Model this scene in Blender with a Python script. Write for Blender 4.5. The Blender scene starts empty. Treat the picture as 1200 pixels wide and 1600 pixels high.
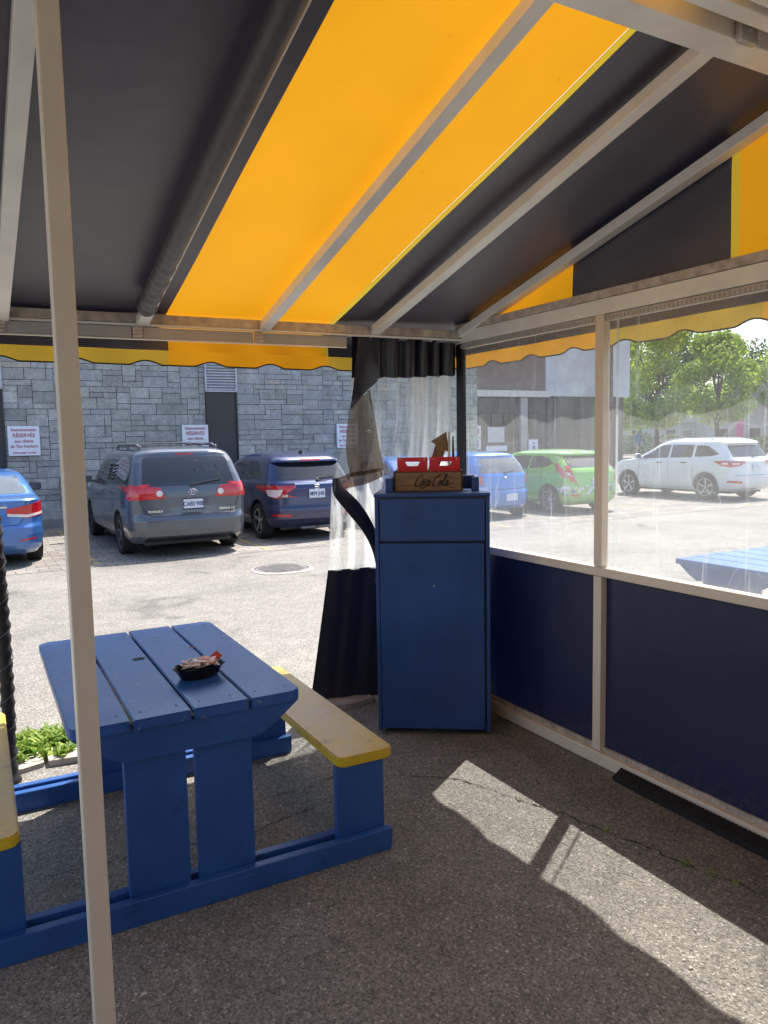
import bpy, bmesh, math, random
import numpy as np
from mathutils import Vector, Matrix
from mathutils.bvhtree import BVHTree
from mathutils.geometry import delaunay_2d_cdt
R = math.radians
random.seed(7)
S = bpy.context.scene
COL = S.collection

# ------------------------------------------------------------------ camera
cam_d = bpy.data.cameras.new('camera'); cam = bpy.data.objects.new('camera', cam_d); COL.objects.link(cam)
S.camera = cam
F_PX = 1190.0
PITCH, ROLL, YAW = R(5.476), R(1.060), R(-29.013)
w = Vector((0, math.cos(PITCH), -math.sin(PITCH))); r = Vector((1, 0, 0)); u = r.cross(w)
r2 = math.cos(ROLL)*r - math.sin(ROLL)*u; u2 = math.sin(ROLL)*r + math.cos(ROLL)*u
Mc = Matrix((r2, u2, -w)).transposed()
Mc = Matrix.Rotation(YAW, 3, 'Z') @ Mc
cam.matrix_world = Matrix.Translation((0, 0, 1.8)) @ Mc.to_4x4()
cam_d.sensor_fit = 'VERTICAL'; cam_d.sensor_height = 36; cam_d.lens = 36*F_PX/1600
cam_d.clip_start = 0.05; cam_d.clip_end = 1500

# ------------------------------------------------------------------ light
SUN = Vector((0.53, 0.34, 1.0)).normalized()
sun_el = math.asin(SUN.z); sun_az = math.atan2(SUN.x, SUN.y)
world = bpy.data.worlds.new('World'); S.world = world; world.use_nodes = True
nt = world.node_tree; nt.nodes.clear()
sky = nt.nodes.new('ShaderNodeTexSky'); sky.sky_type = 'NISHITA'; sky.sun_disc = False
sky.sun_elevation = sun_el; sky.sun_rotation = sun_az; sky.dust_density = 2.0; sky.air_density = 1.0
bg = nt.nodes.new('ShaderNodeBackground'); bg.inputs[1].default_value = 0.15
wo = nt.nodes.new('ShaderNodeOutputWorld')
nt.links.new(sky.outputs[0], bg.inputs[0]); nt.links.new(bg.outputs[0], wo.inputs[0])
sd = bpy.data.lights.new('sun', 'SUN'); sd.energy = 4.2; sd.angle = R(0.5); sd.color = (1.0, 0.955, 0.89)
so = bpy.data.objects.new('sun', sd); COL.objects.link(so)
so.rotation_euler = SUN.to_track_quat('Z', 'Y').to_euler(); so.location = (10, 8, 30)
S.view_settings.view_transform = 'Standard'; S.view_settings.look = 'None'
S.view_settings.gamma = 1; S.view_settings.exposure = 1.16
S.render.engine = 'CYCLES'
S.cycles.max_bounces = 10; S.cycles.diffuse_bounces = 5; S.cycles.transparent_max_bounces = 24
S.render.resolution_x = 768; S.render.resolution_y = 1024

# ------------------------------------------------------------------ materials
MATS = {}
class NT:
    def __init__(s, name):
        s.m = bpy.data.materials.new(name); s.m.use_nodes = True; s.t = s.m.node_tree; s.t.nodes.clear()
        s.out = s.n('OutputMaterial')
    def n(s, typ, **kw):
        nd = s.t.nodes.new('ShaderNode' + typ)
        for k, v in kw.items():
            if k.startswith('i_'):
                key = k[2:]; key = int(key) if key.isdigit() else key.replace('_', ' ')
                nd.inputs[key].default_value = v
            else: setattr(nd, k, v)
        return nd
    def l(s, a, ao, b, bi): s.t.links.new(a.outputs[ao], b.inputs[bi])
    def surf(s, nd): s.l(nd, 0, s.out, 'Surface'); return s.m
    def coord(s, scale=(1, 1, 1), kind='Object'):
        tc = s.n('TexCoord'); mp = s.n('Mapping'); mp.inputs['Scale'].default_value = scale
        s.l(tc, kind, mp, 0); return mp
    def noise(s, src, scale, detail=4, rough=.55):
        nz = s.n('TexNoise'); nz.inputs['Scale'].default_value = scale; nz.inputs['Detail'].default_value = detail
        nz.inputs['Roughness'].default_value = rough; s.l(src, 0, nz, 'Vector'); return nz
    def ramp(s, src, so_, stops):
        rp = s.n('ValToRGB'); cr = rp.color_ramp
        while len(cr.elements) > len(stops): cr.elements.remove(cr.elements[-1])
        while len(cr.elements) < len(stops): cr.elements.new(.5)
        for e, (p, c) in zip(cr.elements, stops):
            e.position = p; e.color = (c[0], c[1], c[2], 1) if hasattr(c, '__len__') else (c, c, c, 1)
        s.l(src, so_, rp, 0); return rp
    def mix(s, fac, fo, a, b, blend='MIX'):
        m = s.n('MixRGB'); m.blend_type = blend
        if isinstance(fac, (int, float)): m.inputs[0].default_value = fac
        else: s.l(fac, fo, m, 0)
        for i, q in ((1, a), (2, b)):
            if isinstance(q, tuple) and len(q) in (3, 4) and not hasattr(q[0], 'outputs'): m.inputs[i].default_value = (*q[:3], 1)
            else: s.l(q[0], q[1], m, i)
        return m
    def bump(s, src, so_, strength, dist=.01):
        b = s.n('Bump'); b.inputs['Strength'].default_value = strength; b.inputs['Distance'].default_value = dist
        s.l(src, so_, b, 'Height'); return b
    def bsdf(s, color=None, rough=.5, metal=0, spec=.5, coat=0):
        b = s.n('BsdfPrincipled'); b.inputs['Roughness'].default_value = rough
        b.inputs['Metallic'].default_value = metal; b.inputs['Specular IOR Level'].default_value = spec
        b.inputs['Coat Weight'].default_value = coat; b.inputs['Coat Roughness'].default_value = .04
        if color is not None:
            if isinstance(color, tuple) and not hasattr(color[0], 'outputs'): b.inputs['Base Color'].default_value = (*color[:3], 1)
            else: s.l(color[0], color[1], b, 'Base Color')
        return b

def simple(name, col, rough=.5, metal=0, spec=.5, var=.12, vscale=6, bump=.0, bscale=60, coat=0):
    """plain coloured surface with slight tonal variation and micro bump"""
    k = NT(name); c = k.coord(); n1 = k.noise(c, vscale, 5)
    lo = tuple(x*(1-var) for x in col); hi = tuple(min(1, x*(1+var)) for x in col)
    rp = k.ramp(n1, 0, [(.3, lo), (.7, hi)])
    b = k.bsdf((rp, 0), rough, metal, spec, coat)
    if bump:
        n2 = k.noise(c, bscale, 3); bp = k.bump(n2, 0, bump, .002); k.l(bp, 0, b, 'Normal')
    MATS[name] = k.surf(b); return MATS[name]

def mat_asphalt():
    k = NT('asphalt'); c = k.coord()
    v = k.n('TexVoronoi'); v.inputs['Scale'].default_value = 125; k.l(c, 0, v, 'Vector')
    v2 = k.n('TexVoronoi'); v2.inputs['Scale'].default_value = 330; k.l(c, 0, v2, 'Vector')
    ag = k.ramp(v, 'Color', [(.0, (.085, .077, .064)), (.35, (.19, .175, .15)), (.8, (.30, .278, .242)), (1, (.56, .52, .46))])
    fine = k.ramp(v2, 'Color', [(0, .72), (1, 1.25)])
    m1 = k.mix(1, 0, (ag, 0), (fine, 0), 'MULTIPLY')
    big = k.noise(c, .55, 6, .6); bigr = k.ramp(big, 0, [(.3, .74), (.5, 1.0), (.7, 1.16)])
    m2 = k.mix(1, 0, (m1, 0), (bigr, 0), 'MULTIPLY')
    med = k.noise(c, 5, 6, .65); medr = k.ramp(med, 0, [(.35, .86), (.65, 1.08)])
    m3 = k.mix(1, 0, (m2, 0), (medr, 0), 'MULTIPLY')
    st = k.noise(c, .9, 5, .55); st.inputs['Distortion'].default_value = 1.2; sr = k.ramp(st, 0, [(.30, .62), (.38, 1.0), (.66, 1.0), (.72, 1.14)]); m3 = k.mix(1, 0, (m3, 0), (sr, 0), 'MULTIPLY')
    gv = k.n('TexVoronoi'); gv.inputs['Scale'].default_value = 3.1; k.l(c, 0, gv, 'Vector'); gr = k.ramp(gv, 'Distance', [(0, .45), (.028, .55), (.04, 1)]); m3 = k.mix(.8, 0, (m3, 0), (gr, 0), 'MULTIPLY')
    b = k.bsdf((m3, 0), .82, spec=.35)
    hn = k.noise(c, 120, 3); add = k.n('Math', operation='ADD'); k.l(v, 'Distance', add, 0); k.l(hn, 0, add, 1)
    bp = k.bump(add, 0, .7, .006); k.l(bp, 0, b, 'Normal')
    MATS['asphalt'] = k.surf(b)

def mat_pavers():
    k = NT('pavers'); c = k.coord()
    br = k.n('TexBrick'); br.offset = .5; k.l(c, 0, br, 'Vector')
    br.inputs['Scale'].default_value = 1; br.inputs['Brick Width'].default_value = .30; br.inputs['Row Height'].default_value = .20
    br.inputs['Mortar Size'].default_value = .008; br.inputs['Mortar Smooth'].default_value = .3
    br.inputs['Color1'].default_value = (.30, .27, .235, 1); br.inputs['Color2'].default_value = (.21, .19, .17, 1)
    br.inputs['Mortar'].default_value = (.07, .063, .055, 1)
    n1 = k.noise(c, 1.2, 5); nr = k.ramp(n1, 0, [(.3, .75), (.7, 1.15)])
    n2 = k.noise(c, 60, 3); nr2 = k.ramp(n2, 0, [(.3, .85), (.7, 1.1)])
    m = k.mix(1, 0, (br, 0), (nr, 0), 'MULTIPLY'); m = k.mix(1, 0, (m, 0), (nr2, 0), 'MULTIPLY')
    b = k.bsdf((m, 0), .85, spec=.3); bp = k.bump(br, 'Fac', -.4, .01); k.l(bp, 0, b, 'Normal')
    MATS['pavers'] = k.surf(b)

def mat_stone():
    k = NT('stone'); g = k.n('NewGeometry'); c = k.coord()
    rp = k.ramp(g, 'Random Per Island', [(0, (.31, .30, .28)), (.3, (.38, .365, .34)), (.6, (.42, .405, .375)), (.8, (.36, .36, .36)), (.97, (.48, .46, .42)), (1, (.43, .37, .29))])
    n1 = k.noise(c, 3.5, 8, .7); r1 = k.ramp(n1, 0, [(.3, .72), (.55, 1.0), (.75, 1.4)])
    m = k.mix(1, 0, (rp, 0), (r1, 0), 'MULTIPLY')
    n2 = k.noise(c, 18, 8, .7); r2_ = k.ramp(n2, 0, [(.35, .8), (.65, 1.15)]); m = k.mix(1, 0, (m, 0), (r2_, 0), 'MULTIPLY')
    b = k.bsdf((m, 0), .85, spec=.3); bp = k.bump(n2, 0, .7, .03); k.l(bp, 0, b, 'Normal')
    MATS['stone'] = k.surf(b)

def mat_paintwood(name, col, worn, wear=.62, rough=.42, scale=(1, 1, 1), grain=(1, 1, 1)):
    k = NT(name); c = k.coord(scale); c2 = k.coord(); cg = k.coord(grain)
    n1 = k.noise(c2, 3, 5); r1 = k.ramp(n1, 0, [(.3, tuple(x*.82 for x in col)), (.7, tuple(x*1.12 for x in col))])
    n2 = k.noise(c, 22, 10, .72); r2_ = k.ramp(n2, 0, [(wear, 0), (wear+.05, 1)])
    m = k.mix(r2_, 0, (r1, 0), worn)
    n3 = k.noise(cg, 70, 6, .6)
    sc = k.noise(cg, 9, 8, .75); scr = k.ramp(sc, 0, [(.70, 0), (.73, .55)]); m = k.mix(scr, 0, (m, 0), tuple(min(1, x*2.2+.05) for x in col))
    dk = k.noise(c2, 7, 7, .7); dkr = k.ramp(dk, 0, [(.30, .62), (.42, 1)]); m = k.mix(1, 0, (m, 0), (dkr, 0), 'MULTIPLY')
    rr = k.ramp(n1, 0, [(.3, rough*.75), (.7, rough*1.25)])
    b = k.bsdf((m, 0), rough, spec=.5); k.l(rr, 0, b, 'Roughness')
    bp = k.bump(n3, 0, .45, .004); bq = k.bump(r1, 0, .3, .01); k.l(bq, 0, bp, 'Normal'); k.l(bp, 0, b, 'Normal')
    MATS[name] = k.surf(b)

def mat_fabric(name, col, trans, tcol, rough=.5, spec=.4, ior=1.5):
    k = NT(name); c = k.coord(); n1 = k.noise(c, 1.1, 6, .6)
    r1 = k.ramp(n1, 0, [(.25, tuple(x*.84 for x in tcol)), (.7, tuple(min(1, x*1.08) for x in tcol))])
    sp = k.noise(c, 26, 4, .5); sr = k.ramp(sp, 0, [(.73, 1), (.78, .6)])
    tm = k.mix(1, 0, (r1, 0), (sr, 0), 'MULTIPLY')
    b = k.bsdf(col, rough, spec=spec); b.inputs['IOR'].default_value = ior
    wv = k.noise(c, 240, 2); wr = k.noise(c, 2.2, 3)
    bp = k.bump(wv, 0, .12, .001); bp2 = k.bump(wr, 0, .32, .035); k.l(bp, 0, bp2, 'Normal'); k.l(bp2, 0, b, 'Normal')
    t = k.n('BsdfTranslucent'); k.l(tm, 0, t, 0)
    mx = k.n('MixShader'); mx.inputs[0].default_value = trans; k.l(b, 0, mx, 1); k.l(t, 0, mx, 2)
    MATS[name] = k.surf(mx)

def mat_film(name, lo, hi, sc=(14, 14, .7), tint=(.93, .95, .95), milk=(.80, .81, .80), scratches_glints=True, p0=.30, p1=.72):
    """clear vinyl: transparent sheet with a milky, streaked surface"""
    k = NT(name); c = k.coord(sc); n1 = k.noise(c, 1.0, 7, .6)
    r1 = k.ramp(n1, 0, [(p0, lo), (p1, hi)])
    tr = k.n('BsdfTransparent'); tr.inputs[0].default_value = (*tint, 1)
    df = k.n('BsdfDiffuse'); df.inputs[0].default_value = (*milk, 1)
    tl = k.n('BsdfTranslucent'); tl.inputs[0].default_value = (*milk, 1)
    m0 = k.n('MixShader'); m0.inputs[0].default_value = .62; k.l(df, 0, m0, 1); k.l(tl, 0, m0, 2)
    fac = (r1, 0)
    if scratches_glints:
        c2 = k.coord((1, 1, 1)); n2 = k.noise(c2, 45, 8, .8); r2_ = k.ramp(n2, 0, [(.66, 0), (.74, .25)])
        mxx = k.mix(1, 0, (r1, 0), (r2_, 0), 'ADD')
        c3 = k.coord((1.0, 1.3, 1.3)); n3 = k.noise(c3, 1.6, 1, .4); r3 = k.ramp(n3, 0, [(.555, 0), (.5575, .11), (.5585, .11), (.561, 0)])
        c4 = k.coord((30, 30, .9)); n4 = k.noise(c4, 1.3, 3, .6); r4 = k.ramp(n4, 0, [(.60, 0), (.72, .20)])  # vertical glints painted as milky streaks
        mxx = k.mix(1, 0, (mxx, 0), (r3, 0), 'ADD'); mxx = k.mix(1, 0, (mxx, 0), (r4, 0), 'ADD'); fac = (mxx, 0)
    m1 = k.n('MixShader'); k.l(fac[0], fac[1], m1, 0); k.l(tr, 0, m1, 1); k.l(m0, 0, m1, 2)
    gl = k.n('BsdfGlossy'); gl.inputs['Roughness'].default_value = .06; gl.inputs[0].default_value = (1, 1, 1, 1)
    lw = k.n('LayerWeight'); lw.inputs[0].default_value = .5; fr = k.ramp(lw, 'Facing', [(0, .03), (.6, .06), (.9, .22), (1, .5)])
    bw = k.coord((3, 3, 1.2)); bn = k.noise(bw, 2, 3); bp = k.bump(bn, 0, .5, .02); k.l(bp, 0, gl, 'Normal')
    m2 = k.n('MixShader'); k.l(fr, 0, m2, 0); k.l(m1, 0, m2, 1); k.l(gl, 0, m2, 2)
    MATS[name] = k.surf(m2)

def mat_wood(name, a, b_, sc=(3, 3, 40)):
    k = NT(name); c = k.coord(sc); n1 = k.noise(c, 1.5, 8, .65)
    rp = k.ramp(n1, 0, [(.3, a), (.7, b_)]); b = k.bsdf((rp, 0), .65, spec=.3)
    bp = k.bump(n1, 0, .4, .004); k.l(bp, 0, b, 'Normal'); MATS[name] = k.surf(b)

def mat_leaf(name, a, b_, trans=.35):
    k = NT(name); g = k.n('NewGeometry'); rp = k.ramp(g, 'Random Per Island', [(0, a), (1, b_)])
    df = k.bsdf((rp, 0), .6, spec=.3); t = k.n('BsdfTranslucent')
    hs = k.n('HueSaturation'); hs.inputs['Value'].default_value = 1.7; k.l(rp, 0, hs, 'Color'); k.l(hs, 0, t, 0)
    m = k.n('MixShader'); m.inputs[0].default_value = trans; k.l(df, 0, m, 1); k.l(t, 0, m, 2)
    MATS[name] = k.surf(m)

def mat_siding(name, col, row=.11):
    k = NT(name); c = k.coord(); w_ = k.n('TexWave'); w_.wave_type = 'BANDS'; w_.bands_direction = 'Z'; w_.wave_profile = 'SAW'
    w_.inputs['Scale'].default_value = 1/row/3.1416*.5*3.1416; w_.inputs['Distortion'].default_value = 0; k.l(c, 0, w_, 'Vector')
    n1 = k.noise(c, 1.5, 5); r1 = k.ramp(n1, 0, [(.3, tuple(x*.85 for x in col)), (.7, tuple(min(1, x*1.1) for x in col))])
    r2_ = k.ramp(w_, 1, [(0, .72), (.18, 1)]); m = k.mix(1, 0, (r1, 0), (r2_, 0), 'MULTIPLY')
    b = k.bsdf((m, 0), .7, spec=.3); bp = k.bump(w_, 1, .5, .02); k.l(bp, 0, b, 'Normal'); MATS[name] = k.surf(b)

mat_asphalt(); mat_pavers(); mat_stone()
GX, GY, GZ = (.06, 1, 1), (1, .06, 1), (1, 1, .06)
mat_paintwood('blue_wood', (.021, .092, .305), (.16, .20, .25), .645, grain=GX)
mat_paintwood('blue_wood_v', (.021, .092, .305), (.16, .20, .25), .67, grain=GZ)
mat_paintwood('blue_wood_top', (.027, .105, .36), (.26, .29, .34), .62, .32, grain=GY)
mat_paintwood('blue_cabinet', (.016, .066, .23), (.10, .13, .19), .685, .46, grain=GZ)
mat_paintwood('yellow_sheen_worn', (.60, .43, .085), (.50, .36, .14), .54, .36, grain=GY)  # bench tops: tan reflected sheen painted into the colour, along with wear
mat_paintwood('yellow_paint', (.68, .46, .02), (.42, .30, .10), .66, .45, grain=GY)
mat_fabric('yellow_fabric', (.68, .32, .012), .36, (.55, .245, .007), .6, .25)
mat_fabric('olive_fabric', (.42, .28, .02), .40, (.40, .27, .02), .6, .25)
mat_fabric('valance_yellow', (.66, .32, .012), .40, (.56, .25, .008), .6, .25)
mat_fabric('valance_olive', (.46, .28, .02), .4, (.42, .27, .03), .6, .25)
mat_fabric('navy_fabric', (.072, .071, .090), .02, (.02, .02, .05), .42, .5, 1.65)
mat_fabric('curtain_vinyl', (.012, .013, .028), .02, (.02, .02, .04), .34, .5)
mat_fabric('navy_wall', (.012, .014, .036), .05, (.008, .016, .08), .42, .5)
mat_film('window_film', .15, .25, sc=(1.0, 1.0, .8))
mat_film('curtain_film', .16, .86, sc=(10, 10, .22), milk=(.86, .86, .82), p0=.46, p1=.66)
mat_film('edge_film', .3, .5)
mat_film('brown_film', .20, .60, sc=(9, 9, .5), tint=(.42, .33, .26), milk=(.09, .055, .035), scratches_glints=False)
k_ = MATS['navy_wall']; nt_ = k_.node_tree; pb = [n for n in nt_.nodes if n.type == 'BSDF_PRINCIPLED'][0]
tc_ = nt_.nodes.new('ShaderNodeTexCoord'); sp_ = nt_.nodes.new('ShaderNodeSeparateXYZ'); nt_.links.new(tc_.outputs['Object'], sp_.inputs[0])
mr_ = nt_.nodes.new('ShaderNodeMapRange'); mr_.inputs[1].default_value = .25; mr_.inputs[2].default_value = .05; nt_.links.new(sp_.outputs[2], mr_.inputs[0])
nz_ = nt_.nodes.new('ShaderNodeTexNoise'); nz_.inputs['Scale'].default_value = 26; nz_.inputs['Detail'].default_value = 9; nz_.inputs['Roughness'].default_value = .75; nt_.links.new(tc_.outputs['Object'], nz_.inputs['Vector'])
rp_ = nt_.nodes.new('ShaderNodeValToRGB'); rp_.color_ramp.elements[0].position = .5; rp_.color_ramp.elements[1].position = .72; nt_.links.new(nz_.outputs[0], rp_.inputs[0])
mu_ = nt_.nodes.new('ShaderNodeMath'); mu_.operation = 'MULTIPLY'; nt_.links.new(mr_.outputs[0], mu_.inputs[0]); nt_.links.new(rp_.outputs[0], mu_.inputs[1])
mx_ = nt_.nodes.new('ShaderNodeMixRGB'); mx_.inputs[1].default_value = pb.inputs['Base Color'].default_value; mx_.inputs[2].default_value = (.13, .105, .08, 1); nt_.links.new(mu_.outputs[0], mx_.inputs[0]); nt_.links.new(mx_.outputs[0], pb.inputs['Base Color'])
mat_wood('crate_wood', (.14, .075, .035), (.36, .22, .115), (9, 40, 150))
mat_wood('dark_wood', (.04, .022, .012), (.09, .05, .028), (20, 20, 60))
mat_wood('pole_wood', (.10, .065, .045), (.20, .14, .10), (3, 3, .6))
mat_leaf('leaves', (.14, .24, .02), (.34, .42, .04), .5)
mat_leaf('leaves_dark', (.035, .075, .02), (.08, .12, .035), .35)
mat_leaf('weed_leaves', (.07, .17, .02), (.30, .38, .07), .3)
mat_siding('mauve_siding', (.23, .17, .155)); mat_siding('white_siding', (.60, .62, .66), .14)
simple('white_metal', (.80, .78, .73), .24, 0, .5, .08, 5, .05, 90)
simple('post_metal', (.76, .645, .51), .33, 0, .5, .05, 4, .05, 90)
simple('dirty_metal', (.50, .43, .36), .5, 0, .4, .35, 14, .2, 120)
simple('grey_metal', (.45, .44, .43), .3, .2, .5, .08, 5)
simple('black_cloth', (.012, .011, .014), .6, 0, .4, .4, 14, .4, 50)
simple('sleeve', (.065, .062, .068), .45, 0, .5, .25, 40, .4, 160)
simple('rubber', (.014, .013, .013), .7, 0, .3, .2, 20, .3, 100)
simple('black_plastic', (.015, .015, .016), .4, 0, .5)
simple('tray_plastic', (.006, .006, .007), .25, 0, .5)
simple('tyre', (.022, .021, .02), .8, 0, .3, .25, 8, .4, 60)
simple('rim_metal', (.50, .50, .50), .3, .7, .5)
simple('rim_dull', (.16, .16, .17), .4, .6, .5)
simple('chrome', (.75, .75, .76), .12, 1, .5, .02)
simple('dark_glass', (.012, .016, .020), .04, 0, .9, .2, 2)
simple('pale_glass', (.10, .12, .13), .05, 0, .9, .25, 2)
simple('red_lens', (.50, .008, .014), .12, 0, .7, .2, 12, coat=.6)
simple('white_lens', (.70, .62, .60), .15, 0, .7, .1, 12, coat=.6)
simple('sign_white', (.74, .74, .78), .5, 0, .4, .04)
simple('sign_red', (.42, .05, .07), .5)
simple('sign_blue', (.03, .10, .40), .4)
simple('plate_white', (.62, .66, .72), .4, 0, .4, .06)
simple('plate_ink', (.02, .04, .14), .5)
simple('concrete', (.30, .285, .26), .9, 0, .2, .2, 5, .6, 60)
simple('concrete_light', (.42, .37, .31), .9, 0, .2, .25, 9, .7, 60)
simple('dark_panel', (.030, .030, .033), .35, 0, .5, .25, 1.5)
simple('louvre', (.52, .52, .55), .5, 0, .4)
simple('mortar', (.15, .145, .135), .9, 0, .2)
simple('yellow_line', (.40, .31, .12), .85, 0, .2, .45, 22)
simple('manhole_iron', (.19, .175, .165), .55, .4, .4, .3, 10, .5, 40)
simple('manhole_rim', (.42, .35, .33), .8, 0, .3, .3, 16)
simple('crack', (.03, .024, .02), .95, 0, .1)
simple('debris', (.62, .56, .45), .8)
simple('carton_red', (.62, .012, .022), .38, 0, .5, .06)
simple('carton_kraft', (.33, .20, .11), .8, 0, .3)
simple('ink_dark', (.022, .012, .008), .7)
simple('ink_white', (.75, .70, .68), .6)
simple('packet_white', (.84, .72, .64), .35, 0, .5, .12, 40)
simple('packet_orange', (.80, .45, .30), .35, 0, .5, .2, 60)
simple('packet_red', (.50, .05, .045), .35, 0, .5, .1, 60)
simple('packet_blue', (.20, .33, .42), .35)
simple('arrow_wood', (.20, .12, .06), .6, 0, .3, .3, 20)
simple('tread_dark', (.05, .045, .04), .8)
simple('stucco', (.42, .40, .40), .9, 0, .2, .15, 2)
simple('house_white', (.62, .60, .60), .8, 0, .2, .1, 1)
simple('house_tan', (.40, .33, .28), .8, 0, .2, .15, 1)
simple('roof_grey', (.13, .12, .12), .9, 0, .2, .2, 3)
simple('dark_stone', (.10, .098, .098), .9, 0, .2, .35, 2.5, .5, 20)
simple('trim_pale', (.62, .60, .58), .7)
simple('grass', (.10, .17, .03), .9, 0, .2, .35, .6)
simple('bark', (.09, .065, .05), .95, 0, .1, .3, 5, .6, 30)
simple('magenta', (.45, .08, .22), .7)
simple('stall_wall', (.33, .31, .28), .8)

def car_paint(name, col, metal=.35, dirt=.25):
    k = NT(name); c = k.coord(); n1 = k.noise(c, 2.2, 6, .6); r1 = k.ramp(n1, 0, [(.35, tuple(x*.92 for x in col)), (.7, tuple(x*1.06 for x in col))])
    n2 = k.noise(c, 9, 7, .7); sep = k.n('SeparateXYZ'); k.l(c, 0, sep, 0)
    mr = k.n('MapRange'); mr.inputs[1].default_value = .9; mr.inputs[2].default_value = .2; k.l(sep, 2, mr, 0)
    mu = k.n('Math', operation='MULTIPLY'); k.l(n2, 0, mu, 0); k.l(mr, 0, mu, 1)
    mu2 = k.n('Math', operation='MULTIPLY'); mu2.inputs[1].default_value = dirt*1.6; k.l(mu, 0, mu2, 0)
    m = k.mix(mu2, 0, (r1, 0), (.20, .18, .16))
    b = k.bsdf((m, 0), .30, metal, .5, 1.0); k.l(mu2, 0, b, 'Roughness') if False else None
    MATS[name] = k.surf(b)
car_paint('paint_slate', (.085, .098, .122), .45, .18)
car_paint('paint_navy', (.016, .026, .10), .35)
car_paint('paint_blue', (.035, .16, .48), .35)
car_paint('paint_sky', (.01, .19, .60), .15)
car_paint('paint_green', (.20, .50, .05), .15)
car_paint('paint_white', (.72, .73, .75), 0, .2)

# ------------------------------------------------------------------ helpers
def tag(o, label=None, cat=None, group=None, kind=None):
    if label: o['label'] = label
    if cat: o['category'] = cat
    if group: o['group'] = group
    if kind: o['kind'] = kind
    return o
def thing(name, label, cat, loc=(0, 0, 0), rz=0, group=None):
    o = bpy.data.objects.new(name, None); COL.objects.link(o); o.empty_display_size = .1
    o.location = loc; o.rotation_euler = (0, 0, rz); return tag(o, label, cat, group)
def link_mesh(name, me, parent=None, mats=()):
    o = bpy.data.objects.new(name, me); COL.objects.link(o)
    for m in mats: me.materials.append(MATS[m])
    if parent: o.parent = parent
    return o
def smooth_mesh(me, ang=35):
    for p in me.polygons: p.use_smooth = True
    me.set_sharp_from_angle(angle=R(ang))
def obj(name, bm, mats, parent=None, off=None, smooth=None):
    """one bmesh -> one object; off is subtracted from world coordinates"""
    if isinstance(mats, str): mats = (mats,)
    if off is not None: bmesh.ops.translate(bm, verts=bm.verts, vec=-Vector(off))
    me = bpy.data.meshes.new(name); bm.normal_update(); bm.to_mesh(me); bm.free()
    if smooth: smooth_mesh(me, smooth)
    return link_mesh(name, me, parent, mats)
def add_box(bm, lo, hi, mi=0, bev=0, M=None):
    c = [(a+b)/2 for a, b in zip(lo, hi)]; s = [abs(b-a) for a, b in zip(lo, hi)]
    mt = Matrix.Translation(c) @ Matrix.Diagonal((*s, 1))
    if M is not None: mt = M @ mt
    g = bmesh.ops.create_cube(bm, size=1, matrix=mt); vs = g['verts']; fs = {f for v in vs for f in v.link_faces}
    for f in fs: f.material_index = mi
    if bev:
        es = list({e for v in vs for e in v.link_edges}); before = set(bm.faces)
        res = bmesh.ops.bevel(bm, geom=es, offset=bev, segments=2, affect='EDGES', profile=.5, material=mi)
    return bm
def box(lo, hi, bev=0): 
    bm = bmesh.new(); add_box(bm, lo, hi, 0, bev); return bm
def add_bar(bm, a, b, w_, h_, mi=0, up=Vector((0, 0, 1)), bev=0):
    a = Vector(a); b = Vector(b); d = b-a; L = d.length; y = d.normalized(); x = y.cross(Vector(up)).normalized(); z = x.cross(y)
    M = Matrix((x, y, z)).transposed().to_4x4(); M.translation = (a+b)/2
    add_box(bm, (-w_/2, -L/2, -h_/2), (w_/2, L/2, h_/2), mi, bev, M); return bm
def add_tube(bm, pts, rad, n=8, mi=0, cap=True):
    pts = [Vector(p) for p in pts]; rings = []
    for i, p in enumerate(pts):
        t = (pts[min(i+1, len(pts)-1)]-pts[max(i-1, 0)]).normalized()
        ref = Vector((0, 0, 1)) if abs(t.z) < .9 else Vector((1, 0, 0))
        x = t.cross(ref).normalized(); y = t.cross(x)
        rr = rad[i] if hasattr(rad, '__len__') else rad
        rings.append([bm.verts.new(p + (x*math.cos(2*math.pi*k/n) + y*math.sin(2*math.pi*k/n))*rr) for k in range(n)])
    for a, b in zip(rings, rings[1:]):
        for k in range(n):
            f = bm.faces.new((a[k], a[(k+1) % n], b[(k+1) % n], b[k])); f.material_index = mi
    if cap:
        for q in (rings[0], rings[-1]):
            f = bm.faces.new(q); f.material_index = mi
    return bm
def add_prism(bm, poly, axis, t0, t1, mi=0):
    """polygon in the two remaining axes extruded from t0 to t1 along axis"""
    def P(a, b, t): return {'x': (t, a, b), 'y': (a, t, b), 'z': (a, b, t)}[axis]
    v0 = [bm.verts.new(P(a, b, t0)) for a, b in poly]; v1 = [bm.verts.new(P(a, b, t1)) for a, b in poly]
    fs = [bm.faces.new(v0), bm.faces.new(v1[::-1])]
    n = len(poly)
    for i in range(n): fs.append(bm.faces.new((v0[i], v1[i], v1[(i+1) % n], v0[(i+1) % n])))
    for f in fs: f.material_index = mi
    bmesh.ops.recalc_face_normals(bm, faces=fs); return bm
def add_grid(bm, fn, nu, nv, mi=0):
    vs = [[bm.verts.new(fn(i/nu, j/nv)) for j in range(nv+1)] for i in range(nu+1)]; fs = []
    for i in range(nu):
        for j in range(nv):
            f = bm.faces.new((vs[i][j], vs[i+1][j], vs[i+1][j+1], vs[i][j+1])); f.material_index = mi(i/nu, j/nv) if callable(mi) else mi; fs.append(f)
    return fs
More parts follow.
